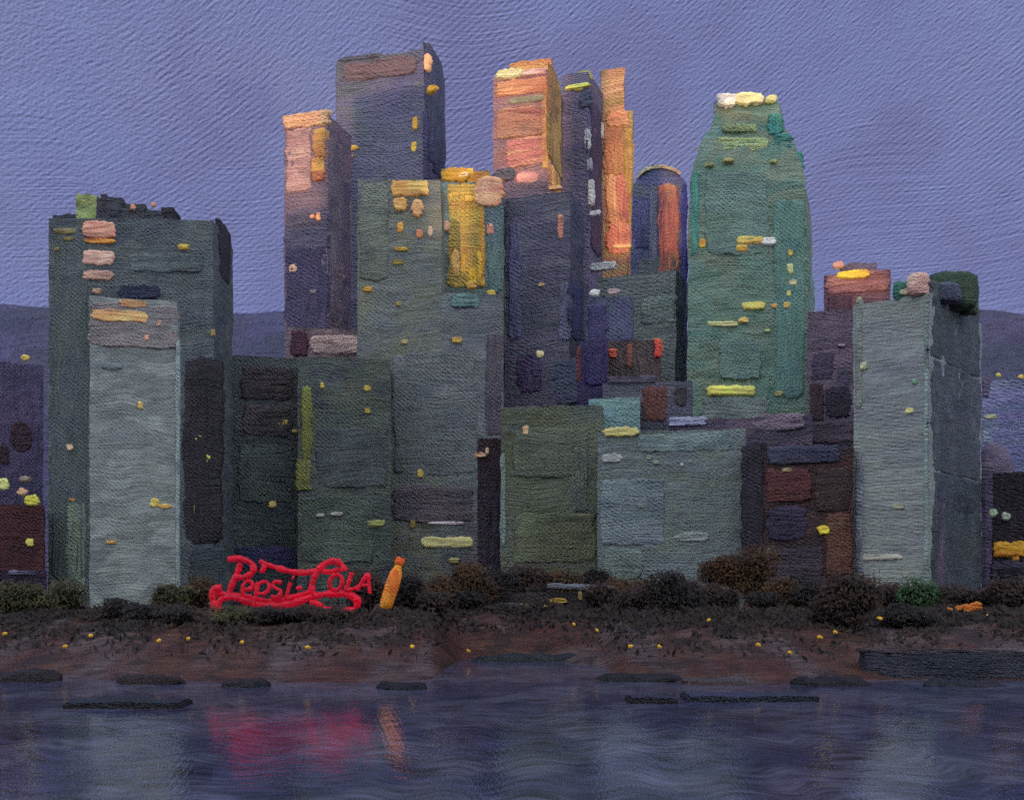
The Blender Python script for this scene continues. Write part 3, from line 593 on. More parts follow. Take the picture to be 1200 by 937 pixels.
many(b, [(706, 500, 750, 512, (176, 184, 110), {'rnd': .6, 'th': 3}), (704, 531, 730, 543, (128, 140, 142), {'e': .3, 'rnd': .7}), (756, 532, 766, 540, (104, 124, 116), {'e': .3}), (762, 538, 776, 546, (84, 116, 100), {'e': .3}), (796, 541, 802, 547, (150, 160, 170), {'e': .3}), (744, 588, 762, 596, (110, 124, 128), {'e': .2}), (806, 538, 812, 543, (140, 150, 150), {'e': .3})])

# dark red building
b = B('brick_warehouse', 'dark red brown warehouse with a navy roof band left of the pale right slab', 300, 872, 1000, 1000, 524, wc=(52, 38, 44), mat=paint((52, 38, 44), (60, 38, 40), .23, c3=(40, 34, 42), bump=1.2), depth=18)
panels(b, [('black_pier', 868, 520, 896, 660, (26, 24, 38), {'v': True, 'th': 2}), ('roof_band', 898, 522, 986, 544, (48, 52, 78), {'th': 2.2}), ('brick_wall', 896, 548, 952, 588, (74, 38, 42), {'th': 1.2}), ('dark_brick', 954, 548, 998, 600, (42, 32, 36), {'th': 1.2}), ('navy_window', 898, 592, 946, 634, (44, 38, 66), {'th': 1.8, 'rnd': .5}), ('rust_wall', 966, 600, 1000, 676, (72, 44, 38), {'th': 1.4}), ('lower_wall', 892, 640, 966, 684, (46, 40, 52), {'th': 1.8})])
roofbox(b, 876, 896, 514, 524, (24, 22, 34), 'chimney')
many(b, [(956, 613, 974, 628, (222, 190, 50), {'th': 4}), (914, 546, 930, 555, (130, 130, 90), {'e': .3}), (896, 640, 906, 648, (100, 100, 80), {'e': .2})])

# brown tower behind the right slab
b = B('brown_tower', 'tower with a sun-tinted brown top and a yellow strip rising behind the pale right slab', 385, 966, 1043, 1043, 316, wc=(86, 64, 78), mat=paint((86, 64, 78), (72, 58, 78), .29, c3=(60, 48, 66)), depth=16)
panels(b, [('sun_brown_crown', 966, 318, 1043, 344, (118, 82, 84), {'th': 1.5}), ('shaft', 968, 345, 1000, 420, (52, 36, 54), {'v': True}), ('lilac_storeys', 976, 390, 1000, 440, (92, 82, 102), {'th': .6})])  # crown tint puts the low sun into the panel colour
roofbox(b, 984, 1026, 304, 318, (80, 74, 100), 'plant_room')
many(b, [(979, 316, 1020, 328, (206, 160, 40), {'rnd': .6, 'e': .4, 'th': 4}), (973, 304, 990, 316, (180, 134, 124), {'e': .25, 'name': 'pink_corner'})])
b = B('mauve_building', 'mauve building with dark gaps between green tower and pale right slab', 350, 946, 1004, 1004, 362, wc=(84, 72, 92), mat=paint((84, 72, 92), (70, 60, 80), .27), depth=12)
panels(b, [('dark_recess', 950, 412, 978, 446, (42, 36, 60), {'rnd': .5, 'th': 1.6}), ('black_wall', 948, 448, 966, 494, (40, 26, 36), {'v': True, 'th': 1.4}), ('black_wall', 966, 452, 998, 490, (24, 22, 40), {'rnd': .6, 'th': 2.4}), ('purple_wall', 950, 492, 1000, 520, (58, 50, 66), {'th': 1.2}), ('blue_bay', 980, 432, 996, 456, (50, 48, 72), {'rnd': .8})])
many(b, [(980, 402, 992, 407, (150, 140, 160), {'e': .2})])

# right slab
b = B('apartment_slab', 'pale grey slab with a dark right side and green roof planting at the right', 290, 1000, 1089, 1150, 343, wc=(104, 111, 121), mat=paint((104, 111, 121), (110, 118, 122), .22, bump=.7, c3=(100, 106, 118)), depth=44)
panels(b, [('edge_strip', 1082, 350, 1089, 700, (112, 136, 132), {'v': True, 'th': .4}), ('left_edge', 1001, 350, 1012, 480, (110, 116, 112), {'v': True, 'th': .4}), ('lilac_edge', 1001, 530, 1012, 690, (104, 108, 134), {'v': True, 'th': .5}),
           ('painted_side_shade', 1090, 345, 1149, 432, (52, 60, 68), {'face': 'R', 'th': 1.0, 'rnd': .08}), ('painted_side_shade', 1090, 430, 1150, 560, (54, 60, 72), {'face': 'R', 'th': 1.0, 'rnd': .08}), ('painted_side_shade', 1090, 556, 1151, 716, (44, 52, 64), {'face': 'R', 'th': 1.0, 'rnd': .08}), ('maroon_strip', 1094, 568, 1108, 706, (66, 54, 76), {'face': 'R', 'v': True, 'th': 1.2}), ('black_patch', 1112, 580, 1146, 602, (34, 38, 52), {'face': 'R', 'rnd': .9, 'th': 2})])  # dark side panels: the side's shade put into their colour
many(b, [(1058, 476, 1073, 486, (176, 180, 110)), (1006, 422, 1018, 436, (140, 150, 120), {'e': .3}), (1043, 588, 1062, 598, (150, 160, 130), {'e': .3}), (1008, 648, 1058, 657, (140, 150, 140), {'rnd': .4, 'e': .35}), (1056, 668, 1066, 678, (140, 150, 140), {'e': .3}), (1002, 346, 1010, 358, (150, 160, 120), {'e': .3}), (1068, 442, 1076, 452, (100, 150, 120), {'e': .3}), (1052, 336, 1086, 344, (186, 176, 136), {'e': .3, 'name': 'roof_edge', 'rnd': .6})])
# rooftop parts of the right slab
rp = b.hit(1075, 340); 
def rblob(b, x0, y0, x1, y1, c, nm, dep, th=3, emit=0, c2=None):
    Dd = b.D+dep
    c0 = P((x0+x1)/2, (y0+y1)/2, Dd); px = Dd/F
    m = lit(c, emit, px) if emit else paint(c, c2, px, seed=6)
    # a rounded lump with thickness
    vs = []; fs = []; nu = 18; nv = 10
    rx = (x1-x0)/2*px; rz = (y1-y0)/2*px; ry = rx*.6
    for j in range(nv+1):
        ph = -math.pi/2+math.pi*j/nv
        for i in range(nu):
            a = 2*math.pi*i/nu
            sn = math.sin(ph); v = Vector((rx*max(0, math.cos(ph))**.3*math.cos(a), ry*max(0, math.cos(ph))**.3*math.sin(a), rz*math.copysign(abs(sn)**.6, sn)))
            v += nvec(v+c0, px*7)*px*2.5
            vs.append(c0+v)
    for j in range(nv):
        for i in range(nu): fs.append((j*nu+i, j*nu+(i+1) % nu, (j+1)*nu+(i+1) % nu, (j+1)*nu+i))
    return mesh_obj(nm, vs, fs, m, b.root, smooth=True)
rblob(b, 1086, 320, 1146, 363, (38, 58, 54), 'roof_planting', 14, c2=(50, 70, 50)); rblob(b, 1046, 330, 1070, 353, (44, 90, 80), 'roof_planting', 6)
rblob(b, 1092, 332, 1126, 355, (56, 62, 84), 'roof_plant_room', 7); rblob(b, 1063, 321, 1090, 347, (186, 136, 134), 'water_tank', 2); rblob(b, 1126, 342, 1147, 369, (50, 66, 42), 'roof_planting', 18)

# right edge
b = B('apartment_block', 'hazy lilac block at the right edge behind the black building', 520, 1146, 1240, 1240, 440, wc=(94, 98, 140), mat=paint((94, 98, 140), (106, 112, 150), .4), depth=20)
many(b, [(1166, 436, 1173, 442, ORANGE), (1192, 438, 1200, 445, ORANGE)], 'roof_lamp'); many(b, [(1150, 484, 1172, 492, (160, 170, 130), {'e': .4})])
panels(b, [('green_patch', 1150, 490, 1170, 520, (92, 116, 116), {'th': .5}), ('mauve_pier', 1150, 440, 1162, 466, (74, 66, 90), {'th': .6, 'rnd': .8})])
D = 400; c0 = P(1175, 560, D); root = empty('domed_hall', (c0.x, c0.y, GROUND), 'mauve domed hall behind the black building at the right edge', 'building')
lv = []
for k in range(13):
    t = k/12; r = 24/F*D*math.sqrt(max(0.0, 1-t*t))+.05
    lv.append((zpx(560, D)+(zpx(514, D)-zpx(560, D))*t, [(c0.x+r*math.cos(2*math.pi*i/16), c0.y+8+r*math.sin(2*math.pi*i/16)) for i in range(16)]))
loft('dome', lv, paint((76, 68, 92), (84, 74, 96), .3), root, 1.5, .5)
r = 24/F*D
loft('wall', [(GROUND-.4, lv[0][1]), (lv[0][0], lv[0][1])], paint((64, 58, 84), None, .3), root, 2, .5)
b = B('black_building', 'black building with two pale green lights and an orange shopfront at the right edge', 320, 1163, 1240, 1240, 551, wc=(26, 24, 36), mat=paint((24, 22, 33), (32, 28, 40), .25), depth=14)
many(b, [(1158, 594, 1170, 608, (140, 170, 150), {'th': 4}), (1172, 598, 1186, 612, (140, 166, 150), {'th': 4}), (1163, 634, 1202, 652, (214, 146, 40), {'rnd': .3, 'th': 3, 'name': 'lit_shopfront'}), (1184, 650, 1196, 658, (200, 136, 50))])
panels(b, [('mauve_wall', 1160, 656, 1240, 700, (62, 60, 82), {'th': .8}), ('dark_awning', 1168, 664, 1200, 678, (26, 26, 40), {'th': 2.5})])

# ---------------------------------------------------------------- script sign and bottle sign
def tube(name, pts, rad, mat, parent, flat=.7, closed=False, label=None):
    """smooth tube through world points, radius may vary"""
    P_ = []
    n = len(pts)
    for i in range(n-1):
        p0 = pts[max(0, i-1)]; p1 = pts[i]; p2 = pts[i+1]; p3 = pts[min(n-1, i+2)]
        for k in range(6):
            t = k/6
            P_.append(.5*((2*p1)+(-p0+p2)*t+(2*p0-5*p1+4*p2-p3)*t*t+(-p0+3*p1-3*p2+p3)*t*t*t))
    P_.append(pts[-1])
    vs = []; fs = []; m = 8
    for i, c in enumerate(P_):
        d = (P_[min(i+1, len(P_)-1)]-P_[max(i-1, 0)]); d = d.normalized() if d.length > 1e-6 else Vector((1, 0, 0))
        sdv = Vector((0, -1, 0)).cross(d).normalized()
        r = rad*1.12*(1+.45*noise.noise(c*.9)+.25*noise.noise(c*2.3))*(.75 if i in (0, len(P_)-1) else 1)
        for k in range(m):
            a = 2*math.pi*k/m
            vs.append(c+sdv*(r*math.cos(a))+Vector((0, -1, 0))*(r*flat*math.sin(a)))
    L = len(P_)
    for i in range(L-1):
        for k in range(m): fs.append((i*m+k, i*m+(k+1) % m, (i+1)*m+(k+1) % m, (i+1)*m+k))
    fs.append(tuple(range(m))); fs.append(tuple(range((L-1)*m, L*m))[::-1])
    o = mesh_obj(name, vs, fs, mat, parent, smooth=True)
    if label: o['label'] = label
    return o
SD = 238.0
def Z(x, y, dd=0): return P(230+x/4.444, 630+y/4.444, SD)+Vector((0, dd, 0))
red = paint((136, 5, 28), (118, 8, 26), .18, emit=6.0, rough=.4, bump=.6)
c0 = P(341, 715, SD)
sign = empty('script_sign', (c0.x, SD, ground_z(c0.x, SD)), 'glowing red script sign on the riverbank with two words and a long looping underline', 'sign')
px1 = SD/F
def stroke(nm, pts, w, dd=0): return tube(nm, [Z(x, y, dd) for x, y in pts], w*px1/2, red, sign)
stroke('letter_p', [(165, 112), (215, 106), (272, 122), (298, 150), (288, 184), (245, 205), (205, 205)], 6.2)
stroke('letter_p', [(228, 130), (212, 180), (185, 240), (165, 300), (150, 310)], 6.5, .3)
stroke('letter_e', [(236, 272), (285, 262), (292, 232), (262, 226), (240, 262), (252, 296), (290, 302)], 4.0, -.2)
stroke('letter_p', [(322, 228), (312, 290), (298, 348)], 4.4, -.2); stroke('letter_p', [(322, 240), (362, 226), (384, 252), (362, 286), (320, 288)], 3.8, -.4)
stroke('letter_s', [(446, 232), (412, 228), (402, 252), (438, 274), (430, 304), (390, 306)], 4.2, -.2)
stroke('letter_i', [(492, 230), (480, 270), (470, 312), (500, 312)], 4.4, -.2); stroke('dot', [(500, 204), (508, 208)], 4.4)
stroke('hyphen', [(522, 262), (552, 258)], 4)
stroke('letter_c', [(770, 172), (758, 136), (712, 120), (660, 140), (622, 190), (602, 245), (612, 296), (660, 300)], 6.4)
stroke('upper_swash', [(335, 180), (352, 150), (335, 122), (375, 140), (430, 158), (500, 176), (570, 180), (630, 172), (700, 176), (742, 160)], 5.2, .3)
stroke('letter_o', [(728, 186), (700, 215), (698, 255), (728, 272), (756, 248), (758, 208), (728, 186)], 4.4, -.2)
stroke('letter_l', [(812, 178), (796, 225), (782, 268), (812, 266), (836, 258)], 4.4, -.2)
stroke('letter_a', [(836, 270), (866, 226), (892, 190), (900, 240), (905, 288)], 4.6, -.2); stroke('letter_a', [(856, 246), (902, 244)], 3.4, -.2)
stroke('lower_swash', [(130, 262), (88, 268), (84, 320), (104, 366), (128, 320), (190, 306), (260, 328), (340, 350), (430, 352), (520, 334), (600, 306), (690, 290), (780, 292), (836, 322), (826, 366), (770, 384), (690, 378), (640, 350), (590, 330)], 7.6, .2)
stroke('lower_swash', [(100, 290), (150, 292), (220, 300), (300, 318), (400, 326), (490, 308), (560, 290), (600, 270)], 5.2, .5)
dm = paint((40, 38, 52), None, .18)
def bar(nm, a, b_, r, mat, parent):
    a = Vector(a); b_ = Vector(b_); d = (b_-a).normalized(); s1 = d.orthogonal().normalized(); s2 = d.cross(s1); vs = []; fs = []
    for c in (a, b_):
        for k in range(8):
            t = 2*math.pi*k/8; vs.append(c+s1*r*math.cos(t)+s2*r*math.sin(t))
    for k in range(8): fs.append((k, (k+1) % 8, 8+(k+1) % 8, 8+k))
    fs += [tuple(range(8))[::-1], tuple(range(8, 16))]
    return mesh_obj(nm, vs, fs, mat, parent)
for x in (255, 290, 325, 360, 395, 425):
    q = P(x, 690, SD); bar('post', (q.x, SD+1.2, ground_z(q.x, SD)-.5), (q.x, SD+1.2, zpx(668, SD)), .14, dm, sign)
for y in (668, 690, 706):
    bar('rail', P(250, y, SD)+Vector((0, 1.2, 0)), P(430, y, SD)+Vector((0, 1.2, 0)), .11, dm, sign)

c0 = P(455, 712, SD)
bot = empty('bottle_sign', (c0.x, SD, ground_z(c0.x, SD)), 'leaning amber bottle shaped sign with an orange cap right of the red script', 'sign')
ax0 = P(451, 713, SD); ax1 = P(469, 656, SD); ax = ax1-ax0; Lb = ax.length; axn = ax.normalized(); s1 = Vector((0, 1, 0)).cross(axn).normalized(); s2 = Vector((0, 1, 0))
def lathe(nm, prf, mat, parent):
    vs = []; fs = []; m = 18
    for t, r in prf:
        for k in range(m):
            a = 2*math.pi*k/m; v = ax0+axn*(t*Lb)+(s1*math.cos(a)+s2*math.sin(a)*.8)*r*px1
            vs.append(v+nvec(v, .8)*.12)
    for i in range(len(prf)-1):
        for k in range(m): fs.append((i*m+k, i*m+(k+1) % m, (i+1)*m+(k+1) % m, (i+1)*m+k))
    fs.append(tuple(range((len(prf)-1)*m, len(prf)*m)))
    return mesh_obj(nm, vs, fs, mat, parent, smooth=True)
lathe('bottle_body', [(0, 4.5), (.02, 7), (.15, 8), (.3, 8), (.45, 8.2), (.6, 8), (.72, 7.2), (.80, 5.6), (.86, 4.2), (.92, 3.8)], paint((196, 100, 34), (186, 126, 44), .18, emit=1.1, vertical=True, bump=.7), bot)
lathe('bottle_cap', [(.90, 4.0), (.92, 5.2), (.97, 5.8), (1.03, 5.4), (1.05, 3)], paint((236, 72, 30), None, .18, emit=1.6), bot)
bar('post', (ax0.x, SD+1.5, ground_z(ax0.x, SD)-.5), (ax0.x+1.0, SD+1.5, zpx(690, SD)), .2, dm, bot)

# ---------------------------------------------------------------- planting
def crown(name, c, rx, ry, rz, mat, parent, n, leaf, seed, tall=1.0):
    R = random.Random(seed); vs = []; fs = []
    lobes = [(Vector((R.uniform(-.55, .55)*rx, R.uniform(-.5, .5)*ry, R.uniform(-.35, .45)*rz)), R.uniform(.42, .7)) for _ in range(7)]
    lobes.append((Vector((0, 0, -.1*rz)), .75))
    for i in range(n):
        lo, lr = R.choice(lobes)
        d = Vector((R.gauss(0, 1), R.gauss(0, 1), R.gauss(0, 1))).normalized()*(R.random()**.4)*lr
        if R.random() < .06: d *= 1.35
        p = c+lo+Vector((d.x*rx, d.y*ry, d.z*rz))
        out = (d+Vector((0, -.5, .5))+Vector((R.uniform(-.6, .6), R.uniform(-.6, .6), R.uniform(-.6, .6)))).normalized()
        a = out.orthogonal().normalized(); b_ = out.cross(a)
        an = R.uniform(0, 6.28); a2 = a*math.cos(an)+b_*math.sin(an); b2 = out.cross(a2)
        l = leaf*R.uniform(.7, 1.7); w = leaf*R.uniform(.3, .6)
        k = len(vs)
        vs += [p-a2*l, p-a2*l*.2+b2*w+out*w*.3, p+a2*l, p-b2*w*.9, ]
        fs.append((k, k+1, k+2, k+3))
    return mesh_obj(name, vs, fs, mat, parent)
def treem(c, c2, c3): return paint(c, c2, .1, rough=.65, bump=.4, seed=1, c3=c3)
BROWN = treem((48, 33, 20), (62, 42, 22), (30, 22, 20)); OLIVE = treem((46, 46, 30), (60, 58, 36), (30, 30, 24)); DARK = treem((20, 18, 22), (32, 26, 24), (14, 14, 20)); GREEN = treem((40, 66, 42), (48, 84, 52), (32, 46, 34)); UMBER = treem((36, 24, 22), (50, 34, 28), (24, 20, 24))
bark = paint((40, 32, 30), None, .1, vertical=True)
def plant(kind, label, x0, x1, y0, y1, D, mat, group, seed, dens=1.6, leaf=.46):
    """crown fills the given place; trunk reaches the ground"""
    c = P((x0+x1)/2, (y0+y1)/2-2, D); px = D/F; rx = ((x1-x0)/2+7)*px; rz = ((y1-y0)/2+3)*px
    g0 = ground_z(c.x, D)
    root = empty(kind, (c.x, D, g0), label, 'tree' if kind.endswith('tree') else 'shrub', group)
    zc = max(c.z, g0+rz*.75)
    c = Vector((c.x, D, zc))
    x0 -= 8; x1 += 8; y0 -= 4; n = int(min(4200, max(260, 26*rx*rz/(leaf*leaf)*.55))*dens)
    crown('crown', c, rx, min(rx, 3.5), rz, mat, root, n, leaf, seed)
    R = random.Random(seed)
    # tapered trunk with two limbs
    vs = []; fs = []
    def limb(a, b_, r0, r1):
        k0 = len(vs)
        for j in range(5):
            t = j/4; q = a.lerp(b_, t)+Vector((R.uniform(-.1, .1), 0, 0))*t; r = r0+(r1-r0)*t
            for k in range(6): an = k*math.pi/3; vs.append(q+Vector((r*math.cos(an), r*math.sin(an), 0)))
        for j in range(4):
            for k in range(6): fs.append((k0+j*6+k, k0+j*6+(k+1) % 6, k0+(j+1)*6+(k+1) % 6, k0+(j+1)*6+k))
    top = c+Vector((0, 0, rz*.2)); base = Vector((c.x, D, g0-.3)); mid = base.lerp(top, .55)
    limb(base, top, .16+rx*.04, .05); limb(mid, c+Vector((-rx*.45, 0, rz*.3)), .1+rx*.02, .03); limb(mid, c+Vector((rx*.5, 0, rz*.25)), .1+rx*.02, .03)
    mesh_obj('trunk' if kind.endswith('tree') else 'stem', vs, fs, bark, root)
    return root
G1 = 'shrubs and trees along the riverbank'
PL = [
 ('shrub', 'broad olive shrub at the far left before the purple shed', -12, 58, 703, 746, 245, OLIVE),
 ('shrub', 'rounded olive shrub at the left foot of the pale left slab', 56, 102, 698, 738, 250, OLIVE),
 ('shrub', 'small near black bush right under the pale left slab', 126, 158, 716, 742, 232, DARK),
 ('shrub', 'low black bush right of the small bush below the left slab', 152, 182, 724, 744, 228, DARK),
 ('shrub', 'olive brown shrub between pale left slab and red script', 178, 222, 700, 738, 246, OLIVE),
 ('shrub', 'brown upright shrub touching the left end of the red script', 216, 246, 696, 738, 252, BROWN),
 ('shrub', 'low dark shrub below the left slab, nearest the bank', 186, 226, 726, 746, 224, DARK),
 ('shrub', 'dark olive ground shrub under the left loop of the red script', 250, 300, 728, 746, 224, OLIVE),
 ('shrub', 'low dark shrub under the middle of the red script', 296, 350, 731, 750, 222, DARK),
 ('shrub', 'low umber shrub under the right end of the red script', 350, 404, 732, 750, 222, UMBER),
 ('tree', 'dark maroon tree just left of the bottle sign', 406, 444, 694, 744, 246, UMBER),
 ('tree', 'black tree right behind the foot of the bottle sign', 456, 492, 704, 752, 244, DARK),
 ('tree', 'reddish brown tree right of the bottle sign', 466, 500, 676, 724, 252, UMBER),
 ('tree', 'brown tree before the lit yellow strip of the centre tower', 498, 536, 676, 722, 262, BROWN),
 ('tree', 'tall brown tree in front of the narrow maroon building', 530, 574, 664, 718, 266, BROWN),
 ('tree', 'black tree at the foot of the narrow maroon building', 560, 604, 672, 716, 272, DARK),
 ('shrub', 'dark umber shrub right of the bottle sign trees', 488, 530, 712, 744, 240, UMBER),
 ('shrub', 'black shrub on the left side of the small inlet', 524, 570, 712, 742, 262, DARK),
 ('tree', 'umber tree at the left foot of the olive block', 596, 640, 664, 712, 285, UMBER),
 ('tree', 'brown tree at the middle foot of the olive block', 634, 680, 670, 714, 286, BROWN),
 ('shrub', 'black low shrub before the long shed', 620, 660, 700, 728, 278, DARK),
 ('tree', 'dark tree at the right foot of the olive block', 674, 716, 666, 716, 287, DARK),
 ('shrub', 'umber shrub at the right end of the long shed', 690, 730, 700, 738, 262, UMBER),
 ('tree', 'brown tree at the left foot of the wide grey teal block', 712, 762, 672, 722, 280, BROWN),
 ('shrub', 'black sprawling bush on the bank above the lamps, right of the inlet', 758, 818, 700, 756, 236, DARK),
 ('shrub', 'brown shrub left of the sprawling black bush', 728, 768, 706, 744, 244, UMBER),
 ('tree', 'umber tree behind the sprawling black bush', 776, 832, 680, 722, 278, UMBER),
 ('tree', 'large golden brown tree before the dark red warehouse', 826, 902, 642, 704, 282, BROWN),
 ('shrub', 'small brown bush under the large golden brown tree', 820, 862, 690, 728, 262, UMBER),
 ('shrub', 'black rounded bush below the dark red warehouse', 876, 914, 704, 732, 248, DARK),
 ('shrub', 'umber bush at the centre foot of the dark red warehouse', 904, 942, 684, 728, 250, BROWN),
 ('shrub', 'purple black bush at the right foot of the dark red warehouse', 930, 966, 696, 736, 248, DARK),
 ('tree', 'dark brushy tree in front of the left foot of the pale right slab', 962, 1030, 698, 768, 218, UMBER),
 ('shrub', 'umber shrub at the foot of the pale right slab', 1006, 1062, 690, 726, 252, UMBER),
 ('shrub', 'bright green shrub at the right foot of the pale right slab', 1052, 1100, 682, 722, 250, GREEN),
 ('shrub', 'black mounded bush before the bright green shrub', 1036, 1096, 712, 742, 222, DARK),
 ('shrub', 'umber hedge at the foot of the dark side of the right slab', 1096, 1166, 706, 740, 250, UMBER),
 ('shrub', 'dark shrub behind the right end of the seawall', 1160, 1215, 702, 744, 246, UMBER),
]
for i, (k, lb, x0, x1, y0, y1, D, m) in enumerate(PL):
    plant(k, lb, x0, x1, y0, y1, D, m, G1, 100+i)

R = random.Random(5); vs = []; fs = []
for i in range(26000):
    px = R.uniform(-60, 1260)
    sdp = CAMZ*F/(interp(SHORE, px)-HOR)
    D = sdp+min(58, max(20, 262-sdp))*(1-abs(R.gauss(0, .26)))+R.uniform(0, 9)
    if D < sdp+min(16, 9+(262-sdp)*.1): continue
    if 240 < px < 440 and D > 227: continue
    X = (px-600)/F*D
    if noise.noise(Vector((X/7, D/9, 0))) < -.28: continue
    z = gz(X, D); hgt = .8+2.4*max(0, noise.noise(Vector((X/5, D/6, 7))))
    p_ = Vector((X, D, z+R.random()*hgt)); o1 = Vector((R.uniform(-.6, .6), R.uniform(-1, -.2), R.uniform(-.1, .9))).normalized()
    a_ = o1.orthogonal().normalized(); b_ = o1.cross(a_); an = R.uniform(0, 6.3); a2 = a_*math.cos(an)+b_*math.sin(an); b2 = o1.cross(a2); l = R.uniform(.35, 1.0); w = R.uniform(.18, .42)
    k = len(vs); vs += [p_-a2*l, p_+b2*w, p_+a2*l, p_-b2*w]; fs.append((k, k+1, k+2, k+3))
meta(mesh_obj('undergrowth', vs, fs, treem((26, 20, 20), (38, 28, 24), (18, 15, 20))), 'dark brown ground cover along the top of the riverbank', 'ground cover', kind='stuff')

# sheds between the trees
b = B('long_shed', 'long low black shed among the trees below the olive block', 268, 566, 700, 700, 694, wc=(30, 26, 32), mat=paint((30, 26, 32), (44, 34, 38), .2), depth=8, zb=5)
many(b, [(556, 706, 574, 716, (120, 116, 70), {'e': .25}), (640, 700, 666, 708, (140, 124, 50), {'e': .35}), (628, 708, 652, 716, (150, 126, 44), {'e': .35}), (676, 690, 684, 706, (110, 100, 60), {'e': .25}), (612, 706, 624, 714, (110, 96, 60), {'e': .25})])
panels(b, [('roof_edge', 640, 684, 720, 692, (90, 92, 108), {'th': 2, 'tilt': -.4}), ('white_line', 582, 706, 616, 710, (110, 110, 120), {'th': 2}), ('white_line', 690, 694, 716, 699, (110, 112, 122), {'th': 2})])

# ---------------------------------------------------------------- lamps on the bank
def lampmat(c): return paint(c, None, .1, emit=1.3, bump=.4)
lamp_col = lampmat((224, 142, 40))
def lamp_proto():
    root = empty('street_lamp', (0, 0, 0), 'x', 'street lamp', 'lamps along the riverbank')
    pole = []; fs = []
    for z, r in ((-3.3, .09), (-3.0, .06), (-.5, .04), (-.42, .16), (-.34, .16)):
        for k in range(8): a = k*math.pi/4; pole.append(Vector((r*math.cos(a), r*math.sin(a), z)))
    for i in range(4):
        for k in range(8): fs.append((i*8+k, i*8+(k+1) % 8, (i+1)*8+(k+1) % 8, (i+1)*8+k))
    mesh_obj('pole', pole, fs, dm, root)
    vs = []; fs = []
    for j in range(9):
        ph = -math.pi/2+math.pi*j/8
        for k in range(12):
            a = k*math.pi/6; v = Vector((.46*math.cos(ph)*math.cos(a), .4*math.cos(ph)*math.sin(a), .30*math.sin(ph)))
            vs.append(v*(1+.7*noise.noise(v*3.3)))
    for j in range(8):
        for k in range(12): fs.append((j*12+k, j*12+(k+1) % 12, (j+1)*12+(k+1) % 12, (j+1)*12+k))
    mesh_obj('lamp_globe', vs, fs, lamp_col, root, smooth=True)
    return root
proto = lamp_proto(); first = True
LAMPS = [(5, 742, 'lamp at the far left under the broad olive shrub'), (76, 757, 'lamp low on the bank left of the pale slab'), (106, 744, 'lamp directly below the left edge of the pale left slab'),
 (186, 750, 'lamp on the bank below the right edge of the pale left slab'), (220, 748, 'faint lamp left of the red script sign'), (283, 752, 'bright lamp below the left half of the red script'), (361, 758, 'small lamp below the right half of the red script'),
 (483, 757, 'lamp on the bank below the bottle sign'), (549, 762, 'lamp at the left corner of the small inlet'), (673, 731, 'lamp above the small inlet below the olive block'), (700, 738, 'lamp just right of the one above the inlet'),
 (739, 757, 'lamp left of the sprawling black bush'), (773, 757, 'lamp at the foot of the sprawling black bush'), (830, 726, 'lamp under the golden brown tree'), (889, 755, 'lamp on the bank below the dark red warehouse'), (926, 764, 'lamp lowest on the bank, left of the brushy tree'),
 (961, 746, 'lamp at the left side of the brushy tree'), (979, 740, 'pale lamp in front of the brushy tree'), (1031, 724, 'lamp at the foot of the pale right slab')]
for (x, y, lb) in LAMPS:
    best = None; D = 190.0
    while D < 300:
        q = P(x, y, D); gzz = gz(q.x, D)
        if best is None or abs(q.z-gzz-3.1) < best[0]: best = (abs(q.z-gzz-3.1), D)
        D += 1
    q = P(x, y, best[1])
    if first: r = proto; first = False
    else:
        r = proto.copy(); COL.objects.link(r)
        for ch in proto.children:
            c = ch.copy(); COL.objects.link(c); c.parent = r
    r.location = q; r.rotation_euler.z = x*.7; kk = .75+.5*((x*37) % 10)/10; r.scale = (kk, kk, 1)
    r['label'] = ('orange ' if 'pale' not in lb.split()[0] and 'faint' not in lb.split()[0] else '')+lb

# ---------------------------------------------------------------- seawall, rocks, kiosk, docks
def wallthing(name, label, cat, pts, h0, h1, thick, mat, amp=.5, seg=1.2):
    cx = sum(p[0] for p in pts)/len(pts); cy = sum(p[1] for p in pts)/len(pts)
    fr = [(p[0], p[1]) for p in pts]; bk = [(p[0]+.1*thick, p[1]+thick) for p in reversed(pts)]
    root = empty(name, (cx, cy, 0), label, cat)
    loft('wall', [(h0, fr+bk), (h1, fr+bk)], mat, root, seg, amp)
    return root
wp = [(P(x, 0, D).x, D) for x, D in ((1014, 190), (1050, 186), (1120, 184), (1260, 183))]
sw = wallthing('seawall', 'dark blue grey stone seawall at the water on the right', 'wall', wp, -1, 4.3, 6, paint((38, 42, 56), (48, 50, 64), .15, bump=1.1), .6)
wallcap = [(p[0], p[1]+1) for p in wp]
loft('coping', [(4.35, [(p[0], p[1]) for p in wallcap]+[(p[0], p[1]+4) for p in reversed(wallcap)]), (4.95, [(p[0], p[1]) for p in wallcap]+[(p[0], p[1]+4) for p in reversed(wallcap)])], paint((46, 38, 42), (70, 60, 70), .15), sw, 1.0, .35)

